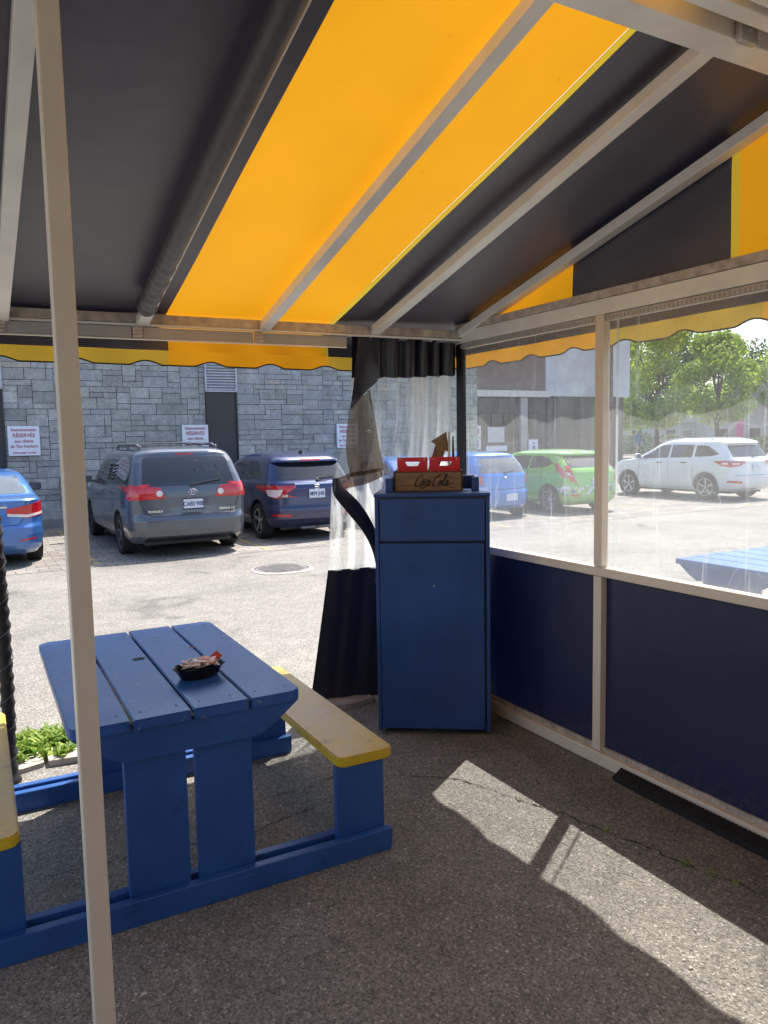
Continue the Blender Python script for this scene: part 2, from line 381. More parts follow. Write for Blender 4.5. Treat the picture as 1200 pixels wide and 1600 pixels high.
def rounded(poly, rad, seg=4):
    out = []; n = len(poly)
    for i in range(n):
        p = Vector(poly[i]); a = Vector(poly[i-1]); b = Vector(poly[(i+1) % n])
        da = (a-p); db = (b-p); r_ = min(rad, da.length*.45, db.length*.45)
        p0 = p + da.normalized()*r_; p1 = p + db.normalized()*r_
        for s_ in range(seg+1):
            t = s_/seg; q = (1-t)**2*p0 + 2*t*(1-t)*p + t*t*p1; out.append((q.x, q.y))
    return out
def text_mesh(name, txt, size, mat, parent, loc, rot=(0, 0, 0), ext=.002, sx=1, bold=0, align='CENTER', shear=0):
    cu = bpy.data.curves.new(name, 'FONT'); cu.body = txt; cu.size = size; cu.extrude = ext; cu.offset = bold
    cu.align_x = align; cu.align_y = 'CENTER'; cu.resolution_u = 3; cu.shear = shear
    to = bpy.data.objects.new(name, cu); COL.objects.link(to)
    dg = bpy.context.evaluated_depsgraph_get(); me = bpy.data.meshes.new_from_object(to.evaluated_get(dg))
    bpy.data.objects.remove(to); me.transform(Matrix.Diagonal((sx, 1, 1, 1))); me.materials.clear()
    o = link_mesh(name, me, parent, (mat,)); o.location = loc; o.rotation_euler = rot; return o

# ================================================================== SETTING
def sheet(name, x0, x1, y0, y1, z, mat, thick=.02):
    bm = bmesh.new(); add_box(bm, (x0, y0, z-thick), (x1, y1, z)); return tag(obj(name, bm, mat), kind='structure')
bm = bmesh.new(); bmesh.ops.create_grid(bm, x_segments=1, y_segments=1, size=400, matrix=Matrix.Translation((0, 0, 0)))
tag(obj('ground', bm, 'asphalt'), kind='structure')
sheet('paver_strip', -12, 34, 11.75, 17.86, .004, 'pavers')
sheet('lawn', 20, 160, 52, 66, .01, 'grass'); sheet('far_lawn', 20, 200, 78, 140, .012, 'grass')
for k, x in enumerate((-1.25, 1.72, 4.42, 7.0, 9.5, 12.0, 14.6, 17.05, 19.8)):
    bm = bmesh.new(); [add_box(bm, (x-.05+.02*(q % 2), 12.0+q*.42, -.01), (x+.04, 12.0+q*.42+.2+.16*((q*7) % 3)/2, .007)) for q in range(13)]; tag(obj('parking_line', bm, 'yellow_line'), kind='structure')
# kerb under stone wall
bm = bmesh.new(); add_prism(bm, [(17.92, 0), (17.90, .20), (17.96, .33), (18.2, .35), (18.2, 0)], 'x', -12, 13.2)
tag(obj('kerb', bm, 'concrete'), kind='structure')
# broken concrete edging at the tent's front
bm = bmesh.new()
x = -1.2
while x < 3.1:
    L = random.uniform(.18, .5)
    y0 = 4.52 - .03*x + random.uniform(-.03, .03)
    if x < .75 or x > 2.0:
        ys = y0 if x < .75 else y0+.02
        poly = [(x+.01, ys+random.uniform(0, .03)), (x+L*.5, ys-random.uniform(0, .04)), (x+L-.015, ys+random.uniform(0, .04)), (x+L-.01, ys+.20+random.uniform(0, .05)), (x+L*.4, ys+.24), (x+.01, ys+.19)]
        add_prism(bm, poly, 'z', 0, random.uniform(.02, .045))
    x += L
tag(obj('broken_edging', bm, 'concrete_light'), kind='structure')

# cracks: thin dark fissures following the photographed paths
def crack(pts, wd, name='crack'):
    bm = bmesh.new(); pp = []
    for (a, b) in zip(pts, pts[1:]):
        n = max(2, int((Vector(b)-Vector(a)).length/.022))
        for i in range(n):
            t = i/n; pp.append((a[0]*(1-t)+b[0]*t+random.gauss(0, .006), a[1]*(1-t)+b[1]*t+random.gauss(0, .006)))
    pr = None
    for i, p in enumerate(pp[:-1]):
        d = Vector(pp[i+1])-Vector(p); nrm = Vector((-d.y, d.x)).normalized()*wd*random.uniform(.05, 1.0)
        v = (bm.verts.new((p[0]+nrm.x, p[1]+nrm.y, .0035)), bm.verts.new((p[0]-nrm.x, p[1]-nrm.y, .0035)))
        if pr: bm.faces.new((pr[0], v[0], v[1], pr[1]))
        pr = v
    tag(obj(name, bm, 'crack'), kind='structure')
crack([(1.65, 3.50), (1.95, 3.42), (2.13, 3.27), (2.2, 3.2), (2.3, 2.95), (2.33, 2.84), (2.42, 2.62), (2.46, 2.42), (2.53, 2.2), (2.56, 2.0), (2.62, 1.85), (2.66, 1.6)], .0045)
crack([(.2, 3.35), (.5, 3.32), (.62, 3.36), (1.0, 3.22), (1.25, 3.30), (1.6, 3.34)], .0035)
crack([(1.8, 3.74), (1.7, 3.6), (1.45, 3.52), (1.2, 3.56)], .003)

# manhole
mh = thing('manhole_cover', 'round iron manhole cover in the sunlit asphalt in front of the navy crossover', 'manhole cover', (3.87, 9.98, 0))
bm = bmesh.new(); bmesh.ops.create_cone(bm, cap_ends=True, segments=48, radius1=.375, radius2=.37, depth=.02, matrix=Matrix.Translation((0, 0, .005)))
for i in range(-6, 7):
    for j in range(-6, 7):
        if i*i+j*j < 36: add_box(bm, (i*.055-.018, j*.055-.018, .014), (i*.055+.018, j*.055+.018, .021))
obj('lid', bm, 'manhole_iron', mh)
bm = bmesh.new()
add_grid(bm, lambda a, b: Vector((math.cos(a*2*math.pi)*(.385+b*(.045+.015*math.sin(a*23)+.03*max(0, -math.sin(a*6.28)))), math.sin(a*2*math.pi)*(.385+b*(.045+.015*math.sin(a*23))), .018-.012*b)), 64, 2)
obj('patched_rim', bm, 'manhole_rim', mh)

# ================================================================== STONE WALL
def stone_run(x0, x1, z0, z1, y, bm):
    mw, mh_ = .145, .125; nx = int(round((x1-x0)/mw)); nz = int(round((z1-z0)/mh_)); used = [[False]*nz for _ in range(nx)]
    sx = (x1-x0)/nx; sz = (z1-z0)/nz
    for j in range(nz):
        for i in range(nx):
            if used[i][j]: continue
            h = random.choice((1, 1, 1, 2, 2, 2, 2)); wd = random.choice((2, 3, 3, 4, 4, 5)) if h > 1 else random.choice((2, 3, 4, 5))
            if h == 3: wd = random.choice((3, 4, 4))
            h = min(h, nz-j); wd = min(wd, nx-i)
            while any(used[i+q][j] for q in range(wd)): wd -= 1
            ok = False
            while not ok:
                ok = all(not used[i+q][j+p] for q in range(wd) for p in range(h))
                if not ok: h -= 1
            for q in range(wd):
                for p in range(h): used[i+q][j+p] = True
            g = .006; d = random.uniform(.0, .022)
            lo = (x0+i*sx+g, y-d, z0+j*sz+g); hi = (x0+(i+wd)*sx-g, y+.05, z0+(j+h)*sz-g)
            add_box(bm, lo, hi)
wall = thing('stone_building', 'grey ashlar stone building side wall behind the parked cars', 'building', (4, 18.1, 0))
O = (4, 18.1, 0)
for (a, b) in ((-10, -.1), (.88, 5.22), (6.0, 13.2)):
    bm = bmesh.new(); stone_run(a, b, .34, 5.2, 18.12, bm); obj('stone_facing', bm, 'stone', wall, O)
bm = bmesh.new(); add_box(bm, (-10, 18.15, 0), (13.19, 19.0, 5.25)); add_box(bm, (-10.05, 18.02, 5.25), (13.25, 19.1, 5.4))
obj('backing', bm, 'mortar', wall, O)
for (a, b) in ((-.1, .88), (5.22, 6.0)):
    bm = bmesh.new(); add_box(bm, (a+.01, 18.11, .34), (b-.01, 18.148, 3.02)); add_box(bm, (a+.012, 18.10, 2.28), (b-.012, 18.11, 2.31)); add_box(bm, (a+.002, 18.07, .34), (a+.03, 18.109, 3.02)); add_box(bm, (b-.03, 18.07, .34), (b-.002, 18.109, 3.02))
    obj('dark_recess_panel', bm, 'dark_panel', wall, O)
    bm = bmesh.new()
    z = 3.05
    while z < 5.2:
        add_prism(bm, [(18.06, z), (18.14, z+.045), (18.14, z+.06), (18.06, z+.015)], 'x', a+.03, b-.03); z += .066
    add_box(bm, (a, 18.05, 3.02), (a+.03, 18.145, 5.2)); add_box(bm, (b-.03, 18.05, 3.02), (b, 18.145, 5.2)); add_box(bm, (a, 18.05, 3.0), (b, 18.145, 3.03)); add_box(bm, (a+.03, 18.141, 3.03), (b-.03, 18.147, 5.2))
    obj('vent_louvre', bm, 'louvre', wall, O)
for xs, lab in ((1.235, 'white reserved-parking sign with red French lettering above the blue sedan'), (4.93, 'white reserved-parking sign with red French lettering above the grey minivan roof, beside the dark recess'), (8.96, 'white reserved-parking sign half hidden behind the edge of the clear curtain')):
    s = thing('parking_sign', lab, 'sign', (xs, 18.05, 1.9), 0, 'reserved-parking signs on the stone wall')
    obj('board', box((-.31, -.01, -.315), (.31, .04, .315), .004), 'sign_white', s)
    for txt, z, sz, sxx in (('Stationnements', .235, .088, .9), ('RÉSERVÉS', .115, .112, .92), ('aux clients', -.005, .088, .98), ('de Tim Hortons', -.115, .088, .92), ('Remorquage à vos frais', -.25, .05, .95)):
        text_mesh('lettering', txt, sz, 'sign_red', s, (0, -.0125, z), (R(90), 0, 0), .002, sxx, .0012)

# ================================================================== TENT
TO = (1.5, 2.0, 0)
tent = thing('canopy_tent', 'blue and yellow striped awning tent with white metal frame over the patio', 'tent', TO)
SL = .264
YR, ZR = 1.77, 3.185           # ridge
def rail_y(x): return 4.38-.045*x
def roof_z(y, off=0): return 2.5+SL*(4.32-y)+.035+off
ZR = roof_z(YR)
EAVE = 4.68
def roof_part(name, x0, x1, mat, off=0):
    bm = bmesh.new()
    def f(a, b):
        x_ = x0+(x1-x0)*a; y = EAVE+(YR-EAVE)*b
        sag = -.012*math.sin(math.pi*((x_-.235) / .69 % 1))*math.sin(math.pi*b)
        return Vector((x_, y, roof_z(y, off)+sag+.005*math.sin(x_*5+y*3)*math.sin(math.pi*b)))
    add_grid(bm, f, max(2, int((x1-x0)/.06)), 30)
    if x1 > 0:
        def g(a, b):
            x_ = x0+(x1-x0)*a; y = YR+(-1.1-YR)*b
            return Vector((x_, y, ZR+off-SL*(YR-y)))
        add_grid(bm, g, max(2, int((x1-x0)/.1)), 12)
    obj(name, bm, mat, tent, TO, 60)
roof_part('roof_stripe', -1.95, -.95, 'yellow_fabric')
roof_part('roof_stripe', -.95, 1.06, 'navy_fabric')
roof_part('roof_stripe', 1.06, 2.055, 'yellow_fabric')
roof_part('seam_overlap', 2.055, 2.09, 'olive_fabric', -.001)
roof_part('roof_stripe', 2.09, 3.03, 'navy_fabric')
# valances
def valance(name, P, x0, x1, z_top, z_mid, z_bot, mat_top, mat_low, ph=0):
    """P(s,z)->world point.  straight band on top, scalloped fringe below with dark edge binding"""
    def edge(s):
        c = ((s-ph)/.39) % 1
        e = 0.0 if c < .5 else math.sin((c-.5)/.5*math.pi)**1.3
        return z_bot+.026*e
    n = max(2, int(abs(x1-x0)/.02)); bm = bmesh.new()
    add_grid(bm, lambda a, b: P(x0+(x1-x0)*a, z_top+(z_mid-z_top)*b), n, 2, 0); obj(name+'_band', bm, mat_top, tent, TO, 60)
    bm = bmesh.new()
    add_grid(bm, lambda a, b: P(x0+(x1-x0)*a, z_mid+(edge(x0+(x1-x0)*a)-z_mid)*b), n, 3, 0); obj(name+'_fringe', bm, mat_low, tent, TO, 60)
    bm = bmesh.new(); add_tube(bm, [P(x0+(x1-x0)*i/n, edge(x0+(x1-x0)*i/n)) for i in range(n+1)], .0045, 6); obj(name+'_binding', bm, 'black_cloth', tent, TO, 60)
def PF(s, z): return Vector((s, 4.685+.006*math.sin(s*7)+(.006*math.sin(s*16.1) if z < 2.36 else 0), z))
def PS(s, z): return Vector((3.2+.004*math.sin(s*7)+(.004*math.sin(s*16.1) if z < 2.38 else 0), s, z))
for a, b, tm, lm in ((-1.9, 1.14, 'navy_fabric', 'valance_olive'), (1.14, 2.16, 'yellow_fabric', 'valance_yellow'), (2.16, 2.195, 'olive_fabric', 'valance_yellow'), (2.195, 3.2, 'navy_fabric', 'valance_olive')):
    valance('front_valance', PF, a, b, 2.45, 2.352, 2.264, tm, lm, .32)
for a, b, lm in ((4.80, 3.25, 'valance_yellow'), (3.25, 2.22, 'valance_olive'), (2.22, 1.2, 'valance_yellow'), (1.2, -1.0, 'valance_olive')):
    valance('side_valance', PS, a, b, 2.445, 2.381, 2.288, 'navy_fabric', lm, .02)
bm = bmesh.new(); add_grid(bm, lambda a, b: Vector((3.0+.2*b, 4.80-5.74*a, 2.47-.03*b)), 4, 1); obj('side_valance_top', bm, 'navy_fabric', tent, TO)
# gable fabric above side wall
def gable(y0, y1, mat):
    bm = bmesh.new()
    def f(a, b):
        y = y0+(y1-y0)*a; zt = roof_z(y) if y > YR else ZR-SL*(YR-y)
        return Vector((3.022+.004*math.sin(y*9+b*4), y, 2.5+(zt-2.5)*b))
    add_grid(bm, f, 16, 8); obj('gable_panel', bm, mat, tent, TO, 60)
gable(4.5, 3.25, 'yellow_fabric'); gable(3.25, 2.262, 'navy_fabric'); gable(2.262, 2.222, 'olive_fabric'); gable(2.222, 1.23, 'yellow_fabric'); gable(1.23, .2, 'navy_fabric'); gable(.2, -1.0, 'yellow_fabric')
# rafters
def rafter(x, wd=.062, hh=.05, mat='white_metal', off=0):
    bm = bmesh.new(); y0 = rail_y(x)+.0; y1 = YR+.02
    add_bar(bm, (x, y0, roof_z(y0)-.045-hh/2+off), (x, y1, roof_z(y1)-.045-hh/2+off), wd, hh, bev=.003); obj('rafter', bm, mat, tent, TO)
    bm = bmesh.new(); add_bar(bm, (x, YR-.18, ZR-SL*.18-.045-hh/2), (x, -1.0, ZR-SL*(YR+1.0)-.045-hh/2), wd, hh, bev=.003); obj('rafter', bm, mat, tent, TO)
for x in (-1.15, -.46, .232, .918, 1.612, 2.33, 2.968): rafter(x)
for x in (-.46, .232, .918, 1.612, 2.33, 2.92):
    bm = bmesh.new(); yy = rail_y(x); add_box(bm, (x-.036, yy-.012, 2.462), (x+.036, yy-.0, 2.50), 0, .002)
    for dx in (-.02, .02): add_tube(bm, [(x+dx, yy-.017, 2.48), (x+dx, yy-.010, 2.48)], .006, 6)
    obj('rafter_bracket', bm, 'grey_metal', tent, TO, 40)
    bm = bmesh.new(); add_box(bm, (x-.04, 1.69, 3.062), (x+.04, 1.715, 3.13), 0, .002); add_tube(bm, [(x, 1.683, 3.10), (x, 1.69, 3.10)], .008, 6); obj('ridge_bracket', bm, 'grey_metal', tent, TO, 40)
# rolled mesh sleeve along one rafter
def sleeve():
    bm = bmesh.new(); rings = []; N = 120; n = 14
    y0, y1 = 4.12, 1.80
    for i in range(N+1):
        t = i/N; y = y0+(y1-y0)*t; bunch = max(0, 1-t*3.2)
        rr = .046+.006*bunch*math.sin(i*1.9)+.004*bunch*math.sin(i*.83+1)
        c = Vector((.895+.004*math.sin(i*.9)*bunch, y, roof_z(y)-.085))
        ring = []
        for k in range(n):
            a = 2*math.pi*k/n; ring.append(bm.verts.new(c+Vector((math.cos(a)*(rr+.003*bunch*math.sin(a*3+i)), 0, math.sin(a)*rr*1.02))))
        rings.append(ring)
    for a, b in zip(rings, rings[1:]):
        for k in range(n): bm.faces.new((a[k], a[(k+1) % n], b[(k+1) % n], b[k]))
    bm.faces.new(rings[0]); bm.faces.new(rings[-1])
    o = obj('rafter_sleeve', bm, 'sleeve', tent, TO, 60); o['label'] = 'dark mesh sleeve bunched around the rafter'
sleeve()
# ridge beams
bm = bmesh.new(); add_box(bm, (-1.9, 1.72, 3.075), (3.0, 1.83, 3.15), 0, .004); obj('ridge_beam', bm, 'white_metal', tent, TO)
bm = bmesh.new(); add_box(bm, (-1.9, 1.56, 3.055), (3.0, 1.62, 3.10), 0, .004); add_box(bm, (-1.9, 1.48, 3.03), (3.0, 1.50, 3.09), 0, .003)
for x in np.arange(-1.7, 3, .35): add_bar(bm, (x, 1.5, 3.06), (x+.04, 1.2, 2.98), .03, .03)
obj('ridge_track', bm, 'white_metal', tent, TO)
# front rail with channel, wire and grey boards
def rbox(x0, x1, dy0, dy1, z0, z1, bev=0):
    bm = bmesh.new(); a = Vector((x0, rail_y(x0)+(dy0+dy1)/2, (z0+z1)/2)); b = Vector((x1, rail_y(x1)+(dy0+dy1)/2, (z0+z1)/2))
    add_bar(bm, a, b, abs(dy1-dy0), z1-z0, bev=bev); return bm
obj('front_rail', rbox(-1.9, 3.0, 0, .06, 2.452, 2.505, .004), 'dirty_metal', tent, TO)
obj('front_rail_lip', rbox(-1.9, 3.0, -.008, .02, 2.438, 2.450, .002), 'white_metal', tent, TO)
xs = [-1.9, -.48, -.42, .195, .245, .862, .925, 1.545, 1.605, 2.14]
for a, b in zip(xs[::2], xs[1::2]): obj('rail_board', rbox(a, b, .01, .03, 2.374, 2.434, .002), 'grey_metal', tent, TO)
obj('rail_board_lip', rbox(-1.9, 2.14, .005, .032, 2.366, 2.372, .001), 'white_metal', tent, TO)
for x in (-.45, .22, .893, 1.575):
    bm = bmesh.new()
    for i in range(3): add_tube(bm, [(x-.022, rail_y(x)-.004+.004*i, 2.385+.018*i), (x, rail_y(x)-.014, 2.383+.018*i), (x+.022, rail_y(x)-.004, 2.386+.018*i)], .0085, 6)
    add_box(bm, (x-.024, rail_y(x)+.0, 2.376), (x+.024, rail_y(x)+.02, 2.436))
    obj('rail_bracket', bm, 'dirty_metal', tent, TO, 50)
# side wall X = 3
bm = bmesh.new(); add_box(bm, (2.955, -1.0, 2.505), (3.02, 4.3, 2.548), 0, .003); obj('side_beam_cap', bm, 'dirty_metal', tent, TO)
bm = bmesh.new(); add_box(bm, (2.965, -1.0, 2.425), (3.015, 4.3, 2.503), 0, .003); obj('side_beam', bm, 'white_metal', tent, TO)
bm = bmesh.new(); add_box(bm, (2.975, -1.0, 2.388), (3.005, 4.28, 2.423), 0, .003)
for i in range(210): add_box(bm, (2.971, 4.25-i*.025, 2.392), (2.975, 4.25-i*.025+.012, 2.412))
obj('window_track', bm, 'grey_metal', tent, TO)
for y in (2.985, 1.50, .02):
    bm = bmesh.new(); add_box(bm, (2.960, y-.029, 1.097), (3.01, y+.029, 2.424), 0, .004)
    for z in (1.13, 2.40): add_tube(bm, [(2.9595, y, z), (2.957, y, z)], .006, 8)
    obj('window_post', bm, 'post_metal', tent, TO)
    bm = bmesh.new(); add_box(bm, (2.960, y-.029, .078), (3.01, y+.029, 1.043), 0, .004)
    for z in (.11, 1.02): add_tube(bm, [(2.9595, y, z), (2.957, y, z)], .006, 8)
    obj('lower_post', bm, 'post_metal', tent, TO)
bm = bmesh.new(); add_box(bm, (2.958, -1.0, 1.045), (3.012, 4.3, 1.095), 0, .004); obj('mid_rail', bm, 'post_metal', tent, TO)
bm = bmesh.new(); add_box(bm, (2.945, -1.0, 0.004), (3.045, 4.32, .075), 0, .006); obj('base_rail', bm, 'post_metal', tent, TO)
bm = bmesh.new(); add_box(bm, (2.982, -1.0, .0755), (2.994, 4.3, .10))
for i in range(170): add_box(bm, (2.978, 4.25-i*.03, .08), (2.982, 4.25-i*.03+.015, .098))
obj('panel_track', bm, 'dirty_metal', tent, TO)
for y0, y1 in ((3.013, 4.29), (1.528, 2.957), (.048, 1.472)):
    bm = bmesh.new(); add_grid(bm, lambda a, b: Vector((3.0+.004*math.sin(a*9)*math.sin(b*3.1), y0+(y1-y0)*a, .074+(1.0455-.074)*b)), 24, 10)
    obj('lower_panel', bm, 'navy_wall', tent, TO, 60)
    bm = bmesh.new(); add_grid(bm, lambda a, b: Vector((2.992+.012*math.sin(a*13+b*3)*math.sin(b*3.14), y0+(y1-y0)*a, 1.09+(2.395-1.09)*b)), 40, 24)
    o = obj('vinyl_window', bm, 'window_film', tent, TO, 60)
bm = bmesh.new(); add_box(bm, (2.975, 4.25, 1.1), (3.005, 4.32, 2.42)); add_box(bm, (2.975, 4.28, .08), (3.005, 4.34, 1.04)); obj('corner_edging', bm, 'black_cloth', tent, TO)
bm = bmesh.new(); add_box(bm, (2.984, 2.872, 1.1), (2.988, 2.886, 2.39)); obj('window_edge_strip', bm, 'edge_film', tent, TO)
# free-standing ridge post close to the camera
bm = bmesh.new(); add_box(bm, (.196, 1.80, 0), (.243, 1.845, 3.075), 0, .004); o = obj('ridge_post', bm, 'post_metal', tent, TO)
o['label'] = 'slim tan metal post rising to the ridge at the left'
for x in (2.85, -1.9): obj('back_post', box((x, -1.12, 0), (x+.12, -1.02, 2.45)), 'white_metal', tent, TO)

# rope-wrapped front pole
pole = thing('wrapped_pole', 'slim front pole wrapped in black cloth and cord, left of the picnic table', 'pole', (.135, 4.43, 0))
bm = bmesh.new(); pts = []; rad = []
for i in range(160):
    z = i/159*2.40; pts.append((.012*math.sin(z*2.1), .004*math.sin(z*9), z)); rad.append(.032+.004*math.sin(i*1.35)+.003*random.random()+(.02*max(0, 1-i/6)))
add_tube(bm, pts, rad, 12); obj('cloth_wrap', bm, 'black_cloth', pole, None, 60)
bm = bmesh.new(); add_tube(bm, [(.012*math.sin(i*.006*2.1)+.037*math.cos(i*.22), .037*math.sin(i*.22), i*.006) for i in range(390)], .0028, 5); obj('cord', bm, 'sleeve', pole, None, 60)

# ================================================================== CURTAIN
CO = (2.6, 4.45, 0)
cur = thing('clear_curtain', 'gathered clear plastic curtain with navy header and hem, drawn behind the blue cabinet', 'curtain', CO)
def cur_pt(a, z, amp=1.0):
    """a 0..1 from free edge to corner post; folds deepen toward the post"""
    top = 2.465; hz = (top-z)/top
    xl = 2.20 + (0.02*hz if z > 2.1 else 0) - .10*max(0, (1.9-z)/1.9) ; xr = 2.985
    if z < 1.9: xl = np.interp(z, [0, .95, 1.5, 1.9], [1.985, 2.075, 2.08, 2.19])
    x_ = xl+(xr-xl)*a
    y = rail_y(x_)+.06 + .32*hz**1.3*(1-a*.6)
    fold = math.sin(a*46+1.2*math.sin(a*9)+.6*math.sin(z*1.3))*.028 + math.sin(a*93+z*.8)*.008
    env = np.interp(a, [0, .12, .3, 1], [.15, .35, .8, 1.1])
    return Vector((x_+.01*math.sin(a*46+z)*env, y+fold*env*amp, z))
def cur_sheet(name, a0, a1, z0, z1, mat, nu=150, nv=24, amp=1.0):
    bm = bmesh.new()
    add_grid(bm, lambda a, b: cur_pt(a0+(a1-a0)*a, (z0(a) if callable(z0) else z0)*(1-b)+(z1(a) if callable(z1) else z1)*b, amp), nu, nv)
    return obj(name, bm, mat, cur, CO, 80)
ZH = lambda a: 2.185+.006*math.sin(a*46)+.03*a
cur_sheet('header_band', 0, 1, ZH, lambda a: 2.452+.008*abs(math.sin(a*23)), 'curtain_vinyl')
cur_sheet('clear_sheet', 0, 1, .945, ZH, 'curtain_film', 170, 40)
cur_sheet('hem_panel', 0, 1, .01, .945, 'curtain_vinyl', 120, 20, .25)
cur_sheet('hem_seam', 0, 1, .938, .958, 'edge_film', 120, 1, 1.02)
for x in (2.29, 2.31, 2.52, 2.545, 2.565, 2.70, 2.72, 2.745, 2.755, 2.80, 2.815, 2.83, 2.85, 2.87, 2.89, 2.91, 2.93, 2.945):
    c = Vector((x, rail_y(x)+.03, 2.452))
    bm = bmesh.new(); add_tube(bm, [c+Vector((0, math.cos(t)*.022, math.sin(t)*.022)) for t in np.linspace(0, 2*math.pi, 13)], .0045, 5, cap=False); obj('curtain_ring', bm, 'grey_metal', cur, CO, 60)
bm = bmesh.new(); add_tube(bm, [(2.15, rail_y(2.15)+.03, 2.444), (2.98, rail_y(2.98)+.03, 2.444)], .006, 8); obj('curtain_rod', bm, 'chrome', cur, CO, 60)
# folded-over free edge: flap and dark binding ribbon
def ribbon(name, rows, mat, nv=8, bulge=.03):
    """rows: list of ((x,y,z) left, (x,y,z) right), smoothly interpolated"""
    Lp = np.array([q[0] for q in rows]); Rp = np.array([q[1] for q in rows]); t = np.linspace(0, 1, len(rows)); bm = bmesh.new()
    def cr(P, s):
        n = len(P)-1; q = min(int(s*n), n-1); f = s*n-q; p0 = P[max(q-1, 0)]; p1 = P[q]; p2 = P[q+1]; p3 = P[min(q+2, n)]
        return .5*((2*p1)+(-p0+p2)*f+(2*p0-5*p1+4*p2-p3)*f*f+(-p0+3*p1-3*p2+p3)*f**3)
    def f(a, b):
        l = cr(Lp, a); r_ = cr(Rp, a); p = l*(1-b)+r_*b; p = p.copy(); p[1] -= bulge*math.sin(math.pi*b); return Vector(p)
    add_grid(bm, f, 14*len(rows), nv); return obj(name, bm, mat, cur, CO, 80)
yq = 4.38
ribbon('folded_header', [((2.225, 4.30, 2.44), (2.315, 4.30, 2.445)), ((2.21, 4.31, 2.30), (2.345, 4.30, 2.30)), ((2.20, 4.33, 2.15), (2.375, 4.32, 2.19)), ((2.195, 4.36, 2.04), (2.30, 4.33, 2.11)), ((2.19, 4.37, 1.99), (2.21, 4.36, 2.02))], 'curtain_vinyl', 8, .02)
ribbon('edge_binding', [((2.20, 4.38, 2.03), (2.325, 4.35, 2.12)), ((2.18, 4.39, 1.90), (2.36, 4.35, 1.93)), ((2.17, 4.40, 1.75), (2.385, 4.35, 1.77)), ((2.185, 4.40, 1.62), (2.41, 4.35, 1.66)), ((2.20, 4.40, 1.56), (2.42, 4.35, 1.60))], 'brown_film', 8, .04)
ribbon('edge_binding', [((2.40, 4.36, 1.615), (2.41, 4.36, 1.555)), ((2.30, 4.37, 1.60), (2.30, 4.36, 1.515)), ((2.18, 4.37, 1.585), (2.16, 4.36, 1.49)), ((2.085, 4.38, 1.55), (2.085, 4.37, 1.46))], 'brown_film', 4, .01)
ribbon('edge_binding', [((2.055, 4.37, 1.56), (2.095, 4.36, 1.56)), ((2.05, 4.35, 1.46), (2.12, 4.35, 1.50)), ((2.13, 4.33, 1.345), (2.20, 4.33, 1.42)), ((2.23, 4.32, 1.22), (2.28, 4.32, 1.31)), ((2.30, 4.32, 1.09), (2.345, 4.32, 1.17)), ((2.335, 4.33, .96), (2.365, 4.33, 1.02)), ((2.34, 4.36, .86), (2.37, 4.36, .90))], 'curtain_vinyl', 6, .02)
for (x, z) in ((2.375, 1.60), (2.30, 1.85), (2.395, 1.68)):
    bm = bmesh.new(); add_tube(bm, [Vector((x, 4.33, z))+Vector((math.cos(t)*.009, 0, math.sin(t)*.009)) for t in np.linspace(0, 2*math.pi, 11)], .003, 5, cap=False); obj('eyelet', bm, 'chrome', cur, CO, 60)

# ================================================================== CABINET
CA = math.atan2(-.384, .563)
cab = thing('waste_cabinet', 'tall blue painted wooden waste cabinet in the corner of the tent', 'cabinet', (2.147, 3.987, 0), CA)
W, D, Hc = .682, .46, 1.474
bm = bmesh.new()
add_box(bm, (0, 0, .02), (.022, D, 1.452), 0, .002); add_box(bm, (W-.022, 0, .02), (W, D, 1.452), 0, .002)
add_box(bm, (.022, D-.02, .03), (W-.022, D, 1.452)); add_box(bm, (.022, .02, .03), (W-.022, D-.02, .06))
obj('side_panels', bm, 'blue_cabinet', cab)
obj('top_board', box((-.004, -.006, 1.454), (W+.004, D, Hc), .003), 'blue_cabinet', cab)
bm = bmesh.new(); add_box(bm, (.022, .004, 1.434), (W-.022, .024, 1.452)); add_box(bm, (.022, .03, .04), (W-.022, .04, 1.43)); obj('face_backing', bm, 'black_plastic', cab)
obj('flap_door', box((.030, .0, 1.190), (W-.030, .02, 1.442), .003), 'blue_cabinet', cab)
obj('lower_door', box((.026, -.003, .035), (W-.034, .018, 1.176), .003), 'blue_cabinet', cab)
for fx in (.05, W-.12):
    for fy in (.05, D-.12): obj('foot', box((fx, fy, 0), (fx+.07, fy+.07, .03)), 'black_plastic', cab)
bm = bmesh.new()
for lo, hi in (((.055, .13, Hc), (.10, .18, Hc+.085)), ((W-.10, .17, Hc), (W-.055, .22, Hc+.085))):
    add_box(bm, lo, hi, 0, .004)
add_box(bm, (.062, .18, Hc), (.082, D-.03, Hc+.085), 0, .003); add_box(bm, (W-.082, .22, Hc), (W-.062, D-.03, Hc+.085), 0, .003); add_box(bm, (.062, D-.03, Hc), (W-.062, D-.01, Hc+.085), 0, .003)
obj('tray_guard', bm, 'blue_cabinet', cab)
bm = bmesh.new(); add_box(bm, (.345, -.0045, .918), (.354, -.003, .923)); obj('paint_chip', bm, 'ink_white', cab)
bm = bmesh.new()
for (sx, sz) in ((.010, .12), (.012, .55), (.010, 1.0), (.011, 1.38), (W-.011, .13), (W-.010, .6), (W-.012, 1.05), (W-.010, 1.38)):
    bmesh.ops.create_cone(bm, cap_ends=True, segments=8, radius1=.004, radius2=.0035, depth=.002, matrix=Matrix.Translation((sx, -.0008, sz)) @ Matrix.Rotation(R(90), 4, 'X'))
obj('screw_heads', bm, 'blue_cabinet', cab)
MCab = Matrix.Translation((2.147, 3.987, 0)) @ Matrix.Rotation(CA, 4, 'Z')
def on_cab(x, y, z): return tuple(MCab @ Vector((x, y, z)))
